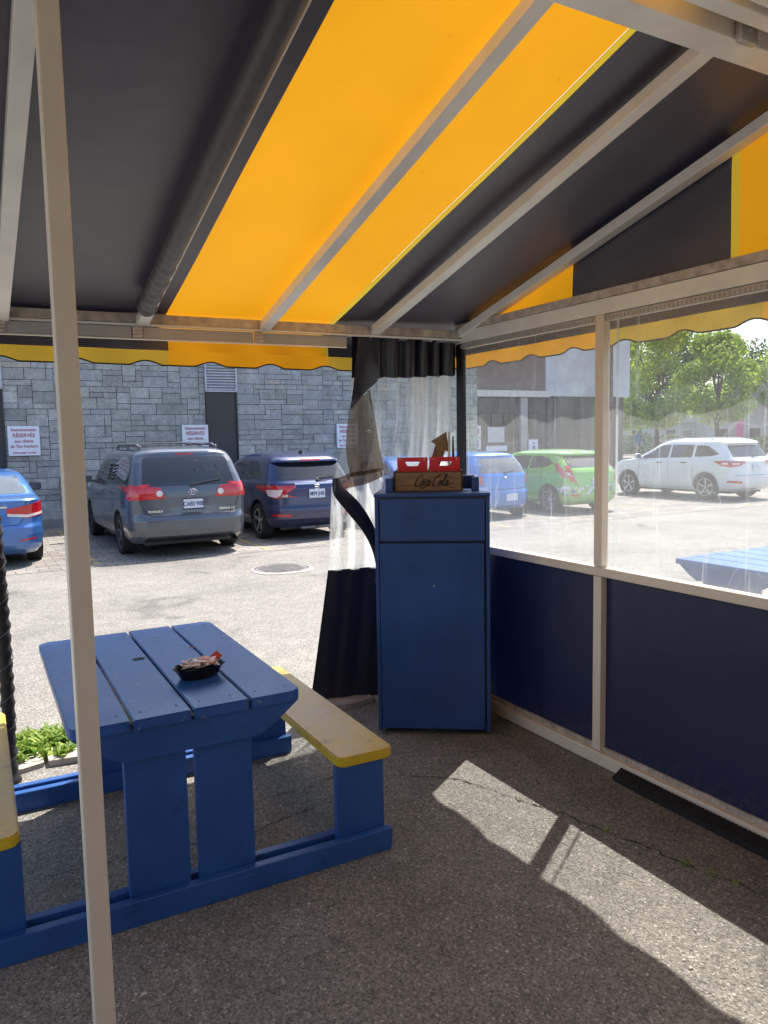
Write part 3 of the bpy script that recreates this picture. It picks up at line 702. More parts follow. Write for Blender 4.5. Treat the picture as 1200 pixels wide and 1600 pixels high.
# wooden soda crate
crw, crh, crd = .425, .122, .20
crate = thing('wooden_crate', 'weathered wooden bottle crate with dark script lettering on top of the blue cabinet', 'crate', on_cab(.103, .165, Hc), CA)
bm = bmesh.new()
for z0, z1 in ((0, .038), (.0395, .084), (.0855, crh)):
    add_box(bm, (.012, 0, z0), (crw-.012, .010, z1), 0, .001); add_box(bm, (.012, crd-.01, z0), (crw-.012, crd, z1), 0, .001)
add_box(bm, (.012, .01, .002), (crw-.012, crd-.01, .01)); obj('planks', bm, 'crate_wood', crate)
bm = bmesh.new(); add_box(bm, (0, 0-.001, 0), (.013, crd, crh+.004), 0, .002); add_box(bm, (crw-.013, -.001, 0), (crw, crd, crh+.004), 0, .002)
add_box(bm, (.013, -.0015, 0), (crw-.013, -.0002, .007)); add_box(bm, (.013, -.0015, crh-.005), (crw-.013, -.0002, crh+.001)); obj('end_boards', bm, 'dark_wood', crate)
# script lettering built from brush strokes (x right, z up, in millimetres on the crate front)
def stroke(bm, pts, w0, w1, y=-.0022):
    P = [Vector((a, b)) for a, b in pts]; Q = []
    n = len(P)
    for i in range(n-1):
        p0 = P[max(i-1, 0)]; p1 = P[i]; p2 = P[i+1]; p3 = P[min(i+2, n-1)]
        for s_ in range(6):
            f = s_/6; Q.append(.5*((2*p1)+(-p0+p2)*f+(2*p0-5*p1+4*p2-p3)*f*f+(-p0+3*p1-3*p2+p3)*f**3))
    Q.append(P[-1]); pr = None; m = len(Q)
    for i, q in enumerate(Q):
        d = (Q[min(i+1, m-1)]-Q[max(i-1, 0)]); d = d.normalized() if d.length else Vector((1, 0))
        wd = (w0+(w1-w0)*abs(math.sin(math.atan2(d.y, d.x)-.35))**1.5)*.5
        nr = Vector((-d.y, d.x))*wd
        v = (bm.verts.new((q.x+nr.x, y, q.y+nr.y)), bm.verts.new((q.x-nr.x, y, q.y-nr.y)))
        if pr: bm.faces.new((pr[0], v[0], v[1], pr[1]))
        pr = v
def script(bm, ox, oz, s):
    def T(l): return [(ox+(x+.22*z)*s, oz+z*s*.92) for x, z in l]
    w0, w1 = .13*s, .34*s
    capC = [(1.05, 2.5), (1.25, 2.8), (1.0, 2.95), (.5, 2.6), (.1, 1.6), (-.05, .7), (.15, .1), (.5, 0), (.9, .3)]
    oo = [(.55, 1.5), (.2, 1.2), (.05, .6), (.25, .15), (.55, .45), (.68, 1.1), (.55, 1.5), (.4, 1.2), (.65, 1.05), (.95, 1.3)]
    cc = [(.6, 1.25), (.55, 1.5), (.2, 1.2), (.05, .55), (.2, .12), (.5, .3), (.75, .8)]
    aa = [(.6, 1.3), (.35, 1.5), (.08, .9), (.15, .15), (.4, .4), (.68, 1.5), (.55, .5), (.65, .12), (.85, .3)]
    ll = [(.0, .4), (.4, 1.6), (.7, 2.8), (.6, 3.05), (.35, 2.2), (.15, .7), (.25, .1), (.55, .4)]
    def at(l, x): return T([(a+x, b) for a, b in l])
    stroke(bm, at(capC, 0), w0, w1); stroke(bm, at(oo, 1.15), w0, w1); stroke(bm, at(cc, 1.95), w0, w1); stroke(bm, at(aa, 2.65), w0, w1)
    stroke(bm, T([(1.0, 2.3), (1.7, 1.9), (2.4, 1.7), (3.4, 1.75)]), w0, w0*1.5)
    stroke(bm, T([(3.55, .9), (3.85, .9)]), w1*.6, w1*.6)
    stroke(bm, at(capC, 4.15), w0, w1); stroke(bm, T([(4.9, 2.2), (5.2, 2.9), (5.9, 3.2), (6.6, 2.9), (7.3, 2.3), (8.6, 2.15)]), w0, w1*.5)
    stroke(bm, at(oo, 5.25), w0, w1); stroke(bm, at(ll, 6.15), w0, w1); stroke(bm, at(aa, 6.85), w0, w1)
    stroke(bm, T([(7.6, .3), (8.1, .9), (8.9, 1.0)]), w0, w1*.5)
    stroke(bm, T([(.9, .3), (1.4, -.25), (2.1, -.35), (2.4, -.1), (2.1, -.5), (1.4, -.5)]), w0, w1*.7)
bm = bmesh.new(); script(bm, .132, .032, .0262); obj('script_lettering', bm, 'ink_dark', crate)
text_mesh('crate_number', '4', .022, 'ink_dark', crate, (.392, -.0022, .075), (R(90), 0, 0), .0005)
obj('worn_print', box((.335, -.0022, .022), (.385, -.002, .0245)), 'ink_dark', crate)
# two red carton bottle carriers standing in the crate
for i, (x0, lab) in enumerate(((.018, 'red cardboard six-bottle carrier in the left half of the wooden crate'), (.218, 'red cardboard six-bottle carrier in the right half of the wooden crate'))):
    c = thing('bottle_carrier', lab, 'carton', on_cab(.103+x0, .165+.10, Hc+.012), CA, 'red bottle carriers in the wooden crate')
    ww, hh = .190, .196
    bm = bmesh.new()
    # handle panel with slot: ring of quads around a rounded opening
    outer = [(0, 0), (ww, 0), (ww, hh), (0, hh)]; zs = .142
    slot = rounded([(.050, zs+.026), (.142, zs+.026), (.128, zs), (.064, zs)], .006, 3)
    from mathutils.geometry import tessellate_polygon
    pts3 = [Vector((a, b, 0)) for a, b in outer]; sl3 = [Vector((a, b, 0)) for a, b in slot]
    tris = tessellate_polygon([pts3, sl3]); allp = pts3+sl3
    for yy in (0, .004):
        vv = [bm.verts.new((p.x, yy, p.y)) for p in allp]
        for t in tris: bm.faces.new([vv[q] for q in t])
    bmesh.ops.recalc_face_normals(bm, faces=bm.faces)
    obj('handle_panel', bm, 'carton_red', c)
    bm = bmesh.new(); add_prism(bm, [(0, 0), (0, .118), (-.0, .128), (.03, .100), (.03, 0)], 'y', -.055, -.052); add_box(bm, (0, -.055, 0), (ww, -.0525, .105)); add_box(bm, (0, -.055, 0), (.002, .0, .105)); add_box(bm, (ww-.002, -.055, 0), (ww, 0, .105)); obj('kraft_divider', bm, 'carton_kraft', c)
    bm = bmesh.new(); add_box(bm, (.045 if i == 0 else .06, -.058, .06), (.115 if i == 0 else .185, -.0555, .115)); obj('front_panel', bm, 'carton_red', c)
    text_mesh('small_print', '6', .020, 'ink_white', c, (ww-.020, -.0015, .182), (R(90), 0, 0), .0004)
    text_mesh('small_print', 'Coke', .011, 'ink_white', c, (.020, -.0015, .185), (R(90), 0, 0), .0004)
# arrow-shaped wooden piece behind the carriers
ar = thing('wooden_arrow', 'brown wooden arrow cut-out leaning up behind the red carriers', 'arrow', on_cab(.27, .39, Hc), CA)
bm = bmesh.new()
tip = [(0.0, .0), (.055, .0), (.150, .245), (.175, .235), (.158, .365), (.058, .305), (.088, .285)]
add_prism(bm, tip, 'y', -.008, .008); o = obj('arrow_board', bm, 'arrow_wood', ar)
o.rotation_euler = (R(-3), 0, 0)
bm = bmesh.new(); add_box(bm, (.168, .0, .0), (.182, .02, .365)); obj('pale_strip', bm, 'louvre', ar)
bm = bmesh.new(); add_prism(bm, [(.186, 0), (.215, 0), (.205, .335), (.196, .335)], 'y', .0, .02); obj('dark_strip', bm, 'dark_panel', ar)

# ================================================================== RUBBER MAT
mat_o = thing('rubber_mat', 'black ribbed rubber mat rolled along the foot of the side wall', 'mat', (2.93, 2.2, 0))
bm = bmesh.new()
def mf(a, b):
    y = .58-2.6*a; prof = [(-.055, .004), (-.050, .025), (-.012, .045), (.010, .056), (.014, .01)]
    q = b*(len(prof)-1); i = min(int(q), len(prof)-2); f = q-i; px = prof[i][0]*(1-f)+prof[i+1][0]*f; pz = prof[i][1]*(1-f)+prof[i+1][1]*f
    rid = .0025*math.sin(a*2.6/.022*math.pi*2)*(1 if pz > .008 else 0)
    return Vector((px-.006*math.sin(a*7), y, max(.003, pz+rid*.8)))
add_grid(bm, mf, 1000, 12); obj('ribbed_sheet', bm, 'rubber', mat_o, None, 80)

# ================================================================== PICNIC TABLES
def picnic_table(label, loc, rz, across=False):
    t = thing('picnic_table', label, 'picnic table', loc, rz, 'blue picnic tables')
    # local origin at table centre on the ground, long axis = Y (planks), width = X
    y0, y1 = -.71, .67; ZT = .80
    edges = [-.445, -.225, -.003, .222, .445]
    bm = bmesh.new()
    for i in range(6 if across else 0):
        a = y0+i*(y1-y0)/6; add_box(bm, (-.445, a+.004, ZT-.042), (.445, a+(y1-y0)/6-.004, ZT))
    for i in range(0 if across else 4):
        a, b = edges[i]+.005, edges[i+1]-.005; c = .045
        if i == 0: poly = [(a+c, y0), (b, y0), (b, y1), (a+c, y1), (a+.01, y1-.02), (a, y1-c), (a, y0+c), (a+.01, y0+.02)]
        elif i == 3: poly = [(a, y0), (b-c, y0), (b-.01, y0+.02), (b, y0+c), (b, y1-c), (b-.01, y1-.02), (b-c, y1), (a, y1)]
        else: poly = [(a, y0+random.uniform(-.003, .003)), (b, y0+random.uniform(-.003, .003)), (b, y1), (a, y1)]
        add_prism(bm, poly, 'z', ZT-.042, ZT+random.uniform(-.0015, .0015))
    bmesh.ops.bevel(bm, geom=[e for e in bm.edges if e.calc_face_angle(0) > .5], offset=.004, segments=2, affect='EDGES')
    for xx in (-.40, -.27, -.18, -.05, .05, .17, .27, .39):
        for yy in (-.63, .58): bmesh.ops.create_cone(bm, cap_ends=True, segments=8, radius1=.005, radius2=.004, depth=.0012, matrix=Matrix.Translation((xx+random.uniform(-.01, .01), yy+random.uniform(-.01, .01), ZT+.0018)))
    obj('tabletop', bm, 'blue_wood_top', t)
    for s in (-1, 1):
        bm = bmesh.new(); a, b = (.61, .88) if s > 0 else (-.88, -.61)
        poly = rounded([(a, -.67), (b, -.67), (b, .75), (a, .75)], .05, 4)
        add_prism(bm, poly, 'z', .408, .452)
        bmesh.ops.bevel(bm, geom=[e for e in bm.edges if e.calc_face_angle(0) > .9], offset=.006, segments=2, affect='EDGES')
        bm.normal_update()
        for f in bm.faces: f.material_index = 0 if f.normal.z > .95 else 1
        o = obj('bench_seat', bm, ('yellow_sheen_worn', 'yellow_paint'), t); o['label'] = 'worn yellow bench seat with the sheen of its top painted in'
    for e in (-1, 1):
        ye = -.63 if e < 0 else .58        # plane of the end frame
        for k in (-1, 1):
            bm = bmesh.new(); yc = ye+k*.042
            add_prism(bm, [(-.845, 0), (.845, 0), (.853, .02), (.853, .098), (-.853, .098), (-.853, .02)], 'y', yc-.02, yc+.02)
            bmesh.ops.bevel(bm, geom=[q for q in bm.edges if q.calc_face_angle(0) > .5], offset=.003, segments=1, affect='EDGES')
            if k < 0:
                for xx in (-.75, -.7, -.2, -.08, .08, .2, .68, .76):
                    bmesh.ops.create_cone(bm, cap_ends=True, segments=8, radius1=.008, radius2=.006, depth=.003, matrix=Matrix.Translation((xx, yc-.0205, .05+.02*math.sin(xx*40))) @ Matrix.Rotation(R(90), 4, 'X'))
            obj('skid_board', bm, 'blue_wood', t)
        for k in (-1, 1):
            x0, x1 = (-.252, -.022) if k < 0 else (.013, .240)
            bm = bmesh.new(); add_box(bm, (x0, ye-.0185, .005), (x1, ye+.0185, ZT-.045), 0, .003); obj('leg', bm, 'blue_wood_v', t)
        for k in (-1, 1):
            x0, x1 = (.608, .835) if k > 0 else (-.835, -.608)
            bm = bmesh.new(); add_box(bm, (x0, ye-.0185, .005), (x1, ye+.0185, .407), 0, .003); obj('bench_support', bm, 'blue_wood_v', t)
        bm = bmesh.new(); yc = ye+e*.042
        add_prism(bm, [(-.43, ZT-.043), (.43, ZT-.043), (.33, .68), (.26, .64), (-.26, .64), (-.33, .68)], 'y', yc-.02, yc+.02)
        for xx in (-.15, -.1, .08, .14): bmesh.ops.create_cone(bm, cap_ends=True, segments=8, radius1=.008, radius2=.006, depth=.003, matrix=Matrix.Translation((xx, yc+e*.0205, .70+.02*math.sin(xx*60))) @ Matrix.Rotation(R(90), 4, 'X'))
        obj('cross_brace', bm, 'blue_wood', t)
    bm = bmesh.new(); add_box(bm, (-.06, -.62, .35), (-.01, .58, .39)) if False else None
    bm.free()
    return t
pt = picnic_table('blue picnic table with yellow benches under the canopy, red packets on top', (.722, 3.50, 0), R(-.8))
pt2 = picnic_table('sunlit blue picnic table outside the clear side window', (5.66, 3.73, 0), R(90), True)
# knot hole
bm = bmesh.new(); bmesh.ops.create_cone(bm, cap_ends=True, segments=14, radius1=.02, radius2=.02, depth=.001, matrix=Matrix.Translation((-.05, .10, .8025)) @ Matrix.Diagonal((1.5, .6, 1, 1)))
obj('knot_mark', bm, 'dark_wood', pt)
bm = bmesh.new(); bmesh.ops.create_cone(bm, cap_ends=True, segments=14, radius1=.012, radius2=.012, depth=.001, matrix=Matrix.Translation((.215, .16, .8025)) @ Matrix.Diagonal((1.3, .8, 1, 1)))
obj('paint_chip', bm, 'arrow_wood', pt)
# tray of packets
BX, BY = .842, 3.180
tr = thing('plastic_tray', 'oval black plastic tray full of condiment packets on the picnic table', 'tray', (BX, BY, .802), R(12))
bm = bmesh.new()
def tf(a, b):
    th = a*2*math.pi; prof = [(0, .003), (.6, .003), (.74, .006), (.86, .03), (.97, .048), (1.03, .050), (1.03, .047), (.96, .044), (.84, .024), (.72, .0), (0, .0)]
    q = b*(len(prof)-1); i = min(int(q), len(prof)-2); f = q-i; rr = prof[i][0]*(1-f)+prof[i+1][0]*f; z = prof[i][1]*(1-f)+prof[i+1][1]*f
    se = (abs(math.cos(th))**2.6+abs(math.sin(th))**2.6)**(-1/2.6)
    return Vector((math.cos(th)*se*.112*rr, math.sin(th)*se*.068*rr, z))
add_grid(bm, tf, 48, 20); bmesh.ops.remove_doubles(bm, verts=bm.verts, dist=.0004); obj('tray_shell', bm, 'tray_plastic', tr, None, 50)
cols = ['packet_white', 'packet_orange', 'packet_white', 'packet_orange', 'packet_white', 'packet_orange', 'packet_blue']
protos = {}
rnd = random.Random(3)
for i in range(44):
    mname = cols[i % 7]
    if i == 43: mname = 'packet_red'
    col_name = {'packet_white': 'white', 'packet_orange': 'orange', 'packet_red': 'red', 'packet_blue': 'pale blue'}[mname]
    if i == 43: lab = 'solid red condiment packet standing up at the right edge of the black tray'
    else: lab = 'small %s condiment packet heaped in the black tray' % col_name
    key = mname
    if key not in protos:
        bm = bmesh.new()
        add_grid(bm, lambda a, b: Vector(((a-.5)*.062, (b-.5)*.036, .0035*math.sin(math.pi*a)*math.sin(math.pi*b)+.001*math.sin(a*20))), 10, 6)
        add_grid(bm, lambda a, b: Vector(((.5-a)*.062, (b-.5)*.036, -.003*math.sin(math.pi*a)*math.sin(math.pi*b)+.001*math.sin(-a*20))), 10, 6)
        add_box(bm, (-.016, -.003, .0038), (.010, .002, .0042), 1)
        me = bpy.data.meshes.new('condiment_packet'); bm.to_mesh(me); bm.free(); smooth_mesh(me, 60)
        me.materials.append(MATS[mname]); me.materials.append(MATS['packet_red' if mname == 'packet_white' else 'ink_white']); protos[key] = me
    o = bpy.data.objects.new('condiment_packet', protos[key]); COL.objects.link(o)
    layer = i//14
    if i == 43: dx, dy, dz, rot = .076, .0, .066, (R(38), R(-25), R(25))
    else:
        an = rnd.uniform(0, 6.28); rr = math.sqrt(rnd.random())*(.98-.16*layer)
        dx = math.cos(an)*rr*.082; dy = math.sin(an)*rr*.036; dz = .046+layer*.006+rnd.uniform(0, .004)+.010*(1-rr); rot = (rnd.uniform(-.38, .38), rnd.uniform(-.32, .32), rnd.choice((0, 3.14))+rnd.uniform(-.7, .7))
    ca, sa = math.cos(R(12)), math.sin(R(12))
    o.location = (BX+dx*ca-dy*sa, BY+dx*sa+dy*ca,   .802+dz); o.rotation_euler = rot
    tag(o, lab, 'packet', 'condiment packets in the black tray')

# ================================================================== WEEDS, LITTER
def tuft_field(name, spots, mat, blade=(.05, .10), wd=.006, leafy=False, label=None):
    bm = bmesh.new()
    for (x, y, n, rad) in spots:
        for _ in range(n):
            a = random.uniform(0, 6.28); q = math.sqrt(random.random())*rad; px, py = x+math.cos(a)*q*1.6, y+math.sin(a)*q
            h = random.uniform(*blade); d = random.uniform(0, 6.28); ln = random.uniform(.2, .9)*h; wv = wd*random.uniform(.6, 1.4)*(2.4 if leafy and random.random() < .6 else 1)
            dx, dy = math.cos(d), math.sin(d); nx, ny = -dy*wv, dx*wv
            p0 = Vector((px, py, 0)); p1 = Vector((px+dx*ln*.4, py+dy*ln*.4, h*.65)); p2 = Vector((px+dx*ln, py+dy*ln, h*random.uniform(.7, 1)))
            nn = Vector((nx, ny, 0))
            v = [bm.verts.new(p0-nn*.4), bm.verts.new(p0+nn*.4), bm.verts.new(p1+nn), bm.verts.new(p1-nn), bm.verts.new(p2)]
            bm.faces.new((v[0], v[1], v[2], v[3])); bm.faces.new((v[3], v[2], v[4]))
    return tag(obj(name, bm, mat), kind='stuff', label=label)
tuft_field('weeds', [(-.7, 5.0, 400, .18), (-.2, 4.90, 350, .16), (.24, 4.88, 600, .15), (.50, 4.86, 300, .12), (.25, 4.68, 70, .07), (.42, 4.62, 40, .05), (.1, 4.70, 50, .06)], 'weed_leaves', (.04, .11), .007, True)
tuft_field('weeds', [(2.47, 2.42, 10, .012), (2.55, 2.05, 24, .02), (2.585, 1.95, 26, .03), (2.61, 1.86, 16, .02), (2.645, 1.69, 30, .02), (2.33, 2.86, 6, .01), (2.66, 1.6, 20, .02), (2.24, 4.57, 16, .02)], 'weed_leaves', (.012, .035), .0018)
bm = bmesh.new()
for _ in range(70):
    x, y = random.uniform(.2, 2.7), random.uniform(1.2, 3.9); s = random.uniform(.002, .005)
    add_box(bm, (x-s, y-s*.7, .001), (x+s, y+s*.7, .004))
for (x, y, sx, sy) in ((.33, 2.55, .008, .005), (.42, 2.44, .009, .004), (7.9, 7.9, .04, .02), (1.57, 2.0, .005, .004), (2.05, 1.62, .006, .004)):
    add_box(bm, (x-sx, y-sy, .001), (x+sx, y+sy, .006))
tag(obj('litter', bm, 'debris'), kind='stuff')
# loose grit in sun
bm = bmesh.new()
for _ in range(500):
    x, y = random.uniform(1.9, 2.6), random.uniform(1.1, 3.4); s = random.uniform(.001, .0028)
    bmesh.ops.create_icosphere(bm, subdivisions=1, radius=s, matrix=Matrix.Translation((x, y, s*.4)))
tag(obj('grit', bm, 'concrete'), kind='stuff')
# ================================================================== CARS
def body_mesh(P, nz=46):
    """stack of rounded plan outlines from sill to roof; rear at y=0, +Y forward"""
    T = np.array(P['slices'], float); zk = T[:, 0]
    zs = sorted(set(list(np.round(np.linspace(zk[0], zk[-1], nz), 4)) + [float(z) for z in zk]))
    bm = bmesh.new(); rings = []
    def smooth(col, z):
        return float(np.interp(z, zk, T[:, col]))
    for z in zs:
        yr, yf, hw, rr, rf, bow = [smooth(c, z) for c in range(1, 7)]
        half = []
        rr = min(rr, hw*.9); rf = min(rf, hw*.9)
        for i in range(7):
            x = (hw-rr)*i/7; half.append((x, yr - 0*bow + bow*(x/hw)**2))
        for i in range(8):
            a = i/7*math.pi/2; x = hw-rr+rr*math.sin(a); half.append((x, yr+bow*min(1, (x/hw))**2*(1-i/7*.0)+rr*(1-math.cos(a))))
        y0 = half[-1][1]; y1 = yf-rf
        for i in range(1, 30):
            y = y0+(y1-y0)*i/30; half.append((hw, y))
        for i in range(8):
            a = i/7*math.pi/2; half.append((hw-rf+rf*math.cos(a), y1+rf*math.sin(a)))
        for i in range(6, 0, -1): half.append(((hw-rf)*i/7, yf+.06*(1-(i/7)**2)))
        # plan taper of the sides toward the ends
        L = P['L']; out = []
        for x, y in half:
            t = (y/L-.5)*2; out.append((x*(1-P.get('taper', .05)*abs(t)**3), y))
        ring = [bm.verts.new((x, y, z)) for x, y in out]
        ring += [bm.verts.new((0, yf+.06, z))]
        ring += [bm.verts.new((-x, y, z)) for x, y in out[::-1][:-1]]
        rings.append(ring)
    n = len(rings[0])
    for a, b in zip(rings, rings[1:]):
        for k in range(n): bm.faces.new((a[k], a[(k+1) % n], b[(k+1) % n], b[k]))
    # roof cap: crowned grid between left and right halves
    top = rings[-1]; m = n//2
    c = bm.verts.new((0, sum(v.co.y for v in top)/n, zs[-1]+P.get('crown', .012)))
    for k in range(n): bm.faces.new((top[k], top[(k+1) % n], c))
    bm.faces.new(rings[0][::-1])
    bmesh.ops.recalc_face_normals(bm, faces=bm.faces)
    cl = P.get('clad', 0)
    for f in bm.faces:
        f.material_index = 1 if f.calc_center_median().z < cl else 0
    # wheel arches
    me = bpy.data.meshes.new('tmp'); bm.to_mesh(me); bm.free()
    for i in range(3): me.materials.append(None)
    ob = bpy.data.objects.new('tmp', me); COL.objects.link(ob); cut = bmesh.new()
    for y in P['axles']:
        for s in (-1, 1):
            xo = s*(P['W']/2+.1); xi = s*(P['W']/2-.28)
            Mx = Matrix.Translation(((xo+xi)/2, y, P['wr']+.01)) @ Matrix.Rotation(R(90), 4, 'Y')
            g = bmesh.ops.create_cone(cut, cap_ends=True, segments=36, radius1=P['wr']+.055, radius2=P['wr']+.055, depth=abs(xo-xi), matrix=Mx)
    for f in cut.faces: f.material_index = 2
    cm = bpy.data.meshes.new('tmpc'); cut.to_mesh(cm); cut.free(); co = bpy.data.objects.new('tmpc', cm); COL.objects.link(co)
    for i in range(3): cm.materials.append(None)
    md = ob.modifiers.new('b', 'BOOLEAN'); md.operation = 'DIFFERENCE'; md.object = co; md.solver = 'EXACT'; md.material_mode = 'INDEX'
    dg = bpy.context.evaluated_depsgraph_get(); res = bpy.data.meshes.new_from_object(ob.evaluated_get(dg))
    bpy.data.objects.remove(ob); bpy.data.objects.remove(co)
    return res
class Caster:
    def __init__(s, me):
        s.b = BVHTree.FromPolygons([v.co for v in me.vertices], [tuple(p.vertices) for p in me.polygons])
    def hit(s, mode, a, b):
        if mode == 'rear': o, d = Vector((a, -3, b)), Vector((0, 1, 0))
        elif mode == 'left': o, d = Vector((-3, a, b)), Vector((1, 0, 0))
        elif mode == 'right': o, d = Vector((3, a, b)), Vector((-1, 0, 0))
        elif mode == 'front': o, d = Vector((a, 9, b)), Vector((0, -1, 0))
        else: o, d = Vector((a, b, 4)), Vector((0, 0, -1))
        p, nrm, i, dist = s.b.ray_cast(o, d)
        return (p, -nrm if p is not None and nrm.dot(d) > 0 else nrm)
def patch(name, cast, mode, poly, mat, parent, off=.004, depth=.012, step=.05, rad=.02, smooth=50, mi2=None):
    """panel lying on the body surface: polygon given in the projection plane of mode"""
    pl = rounded(poly, rad, 3) if rad else list(poly); P = []
    n = len(pl)
    for i in range(n):
        a = Vector(pl[i]); b = Vector(pl[(i+1) % n]); k = max(1, int((b-a).length/step)) 
        for q in range(k): P.append(a+(b-a)*q/k)
    nb = len(P); xs = [p.x for p in P]; ys = [p.y for p in P]
    def inside(x, y):
        c = False; j = nb-1
        for i in range(nb):
            if (P[i].y > y) != (P[j].y > y) and x < (P[j].x-P[i].x)*(y-P[i].y)/(P[j].y-P[i].y)+P[i].x: c = not c
            j = i
        return c
    pts = list(P); y = min(ys)+step*.6
    while y < max(ys):
        x = min(xs)+step*.6
        while x < max(xs):
            if inside(x, y) and min((Vector((x, y))-p).length for p in P) > step*.4: pts.append(Vector((x, y)))
            x += step
        y += step
    vs, es, fs, *_ = delaunay_2d_cdt(pts, [], [list(range(nb))], 1, 1e-6)
    bm = bmesh.new(); V = []; last = None
    for v in vs:
        p, nr = cast.hit(mode, v.x, v.y)
        if p is None:
            if last is None: last = (Vector((0, 0, 0)), Vector((0, -1, 0)))
            for k in range(1, 60):
                if mode in ('rear', 'front'): p, nr = cast.hit(mode, v.x*(1-.005*k), v.y)
                elif v.x < 2: p, nr = cast.hit(mode, v.x+.008*k, v.y)
                else: p, nr = cast.hit(mode, v.x-.008*k, v.y)
                if p is not None: break
            if p is None: p, nr = last
        last = (p, nr); V.append(bm.verts.new(p+nr*off))
    F = []
    for f in fs:
        try: F.append(bm.faces.new([V[i] for i in f]))
        except ValueError: pass
    bmesh.ops.recalc_face_normals(bm, faces=F)
    if F and depth:
        avg = sum((f.normal*f.calc_area() for f in F), Vector()); c0, nr0 = cast.hit(mode, sum(xs)/len(xs), sum(ys)/len(ys))
        if nr0 is not None and avg.dot(nr0) < 0: bmesh.ops.reverse_faces(bm, faces=F)
        be = [e for e in bm.edges if len(e.link_faces) == 1]
        ex = bmesh.ops.extrude_edge_only(bm, edges=be)
        nv = [q for q in ex['geom'] if isinstance(q, bmesh.types.BMVert)]
        an = avg.normalized() if avg.dot(nr0 if nr0 is not None else avg) > 0 else -avg.normalized()
        for v in nv: v.co -= an*depth
    bm.normal_update(); me = bpy.data.meshes.new(name); bm.to_mesh(me); bm.free(); smooth_mesh(me, smooth)
    return link_mesh(name, me, parent, (mat,))
def strip(name, cast, mode, pts, wd, mat, parent, off=.0015):
    """narrow band along a path on the body surface (shut lines, trim)"""
    bm = bmesh.new(); pr = None; Q = []
    for a, b in zip(pts, pts[1:]):
        a = Vector(a); b = Vector(b); k = max(1, int((b-a).length/.04)); Q += [a+(b-a)*i/k for i in range(k)]
    Q.append(Vector(pts[-1]))
    for i, q in enumerate(Q):
        d = (Q[min(i+1, len(Q)-1)]-Q[max(i-1, 0)]).normalized(); nr = Vector((-d.y, d.x))*wd/2; row = []
        for s in (1, -1):
            p, n_ = cast.hit(mode, q.x+nr.x*s, q.y+nr.y*s)
            if p is None: row = None; break
            row.append(bm.verts.new(p+n_*off))
        if row and pr: bm.faces.new((pr[0], row[0], row[1], pr[1]))
        pr = row
    return obj(name, bm, mat, parent, None, 60)
def tyre_mesh(r_, w_):
    bm = bmesh.new(); prof = [(-.40, .66), (-.5, .76), (-.5, .93), (-.40, .99), (-.2, 1.0), (0, 1.0), (.2, 1.0), (.40, .99), (.5, .93), (.5, .76), (.40, .66)]; n = 40; rings = []
    for k in range(n):
        a = 2*math.pi*k/n; rings.append([bm.verts.new((x*w_, math.cos(a)*q*r_, math.sin(a)*q*r_)) for x, q in prof])
    for k in range(n):
        A, B = rings[k], rings[(k+1) % n]
        for i in range(len(prof)-1): bm.faces.new((A[i], A[i+1], B[i+1], B[i]))
    bmesh.ops.recalc_face_normals(bm, faces=bm.faces); return bm
def rim_mesh(r_, w_, side, spokes=5, sw=.16):
    bm = bmesh.new(); R0 = r_*.68; xo = side*w_*.40; n = 40
    def ringp(x, q): return [bm.verts.new((x, math.cos(2*math.pi*k/n)*q, math.sin(2*math.pi*k/n)*q)) for k in range(n)]
    rs = [ringp(xo+side*.004, R0), ringp(xo, R0*.93), ringp(xo-side*w_*.35, R0*.88), ringp(xo-side*w_*.45, R0*.2)]
    for a, b in zip(rs, rs[1:]):
        mi = 0 if a is rs[0] else 1
        for k in range(n): f = bm.faces.new((a[k], a[(k+1) % n], b[(k+1) % n], b[k])); f.material_index = mi
    f = bm.faces.new(rs[-1]); f.material_index = 1
    for s in range(spokes):
        a = 2*math.pi*s/spokes+.3; c = Vector((0, math.cos(a), math.sin(a))); t = Vector((0, -math.sin(a), math.cos(a)))
        for q0, q1, w0, w1 in ((.12, .95, sw*.62, sw),):
            v = []
            for xx in (xo-side*.004, xo-side*.035):
                for q, ww in ((q0, w0), (q1, w1)):
                    for s2 in (-1, 1): v.append(bm.verts.new(Vector((xx+(-side*.02 if q == q0 else 0), 0, 0))+c*q*R0+t*s2*ww*R0*.5))
            for idx in ((0, 1, 3, 2), (4, 6, 7, 5), (0, 2, 6, 4), (1, 5, 7, 3), (2, 3, 7, 6), (0, 4, 5, 1)): bm.faces.new([v[i] for i in idx])
    bmesh.ops.create_cone(bm, cap_ends=True, segments=20, radius1=R0*.2, radius2=R0*.17, depth=.03, matrix=Matrix.Translation((xo-side*.02, 0, 0)) @ Matrix.Rotation(R(90)*side, 4, 'Y'))
    bmesh.ops.recalc_face_normals(bm, faces=bm.faces); return bm
def mirror_poly(p): return [(-a, b) for a, b in p]
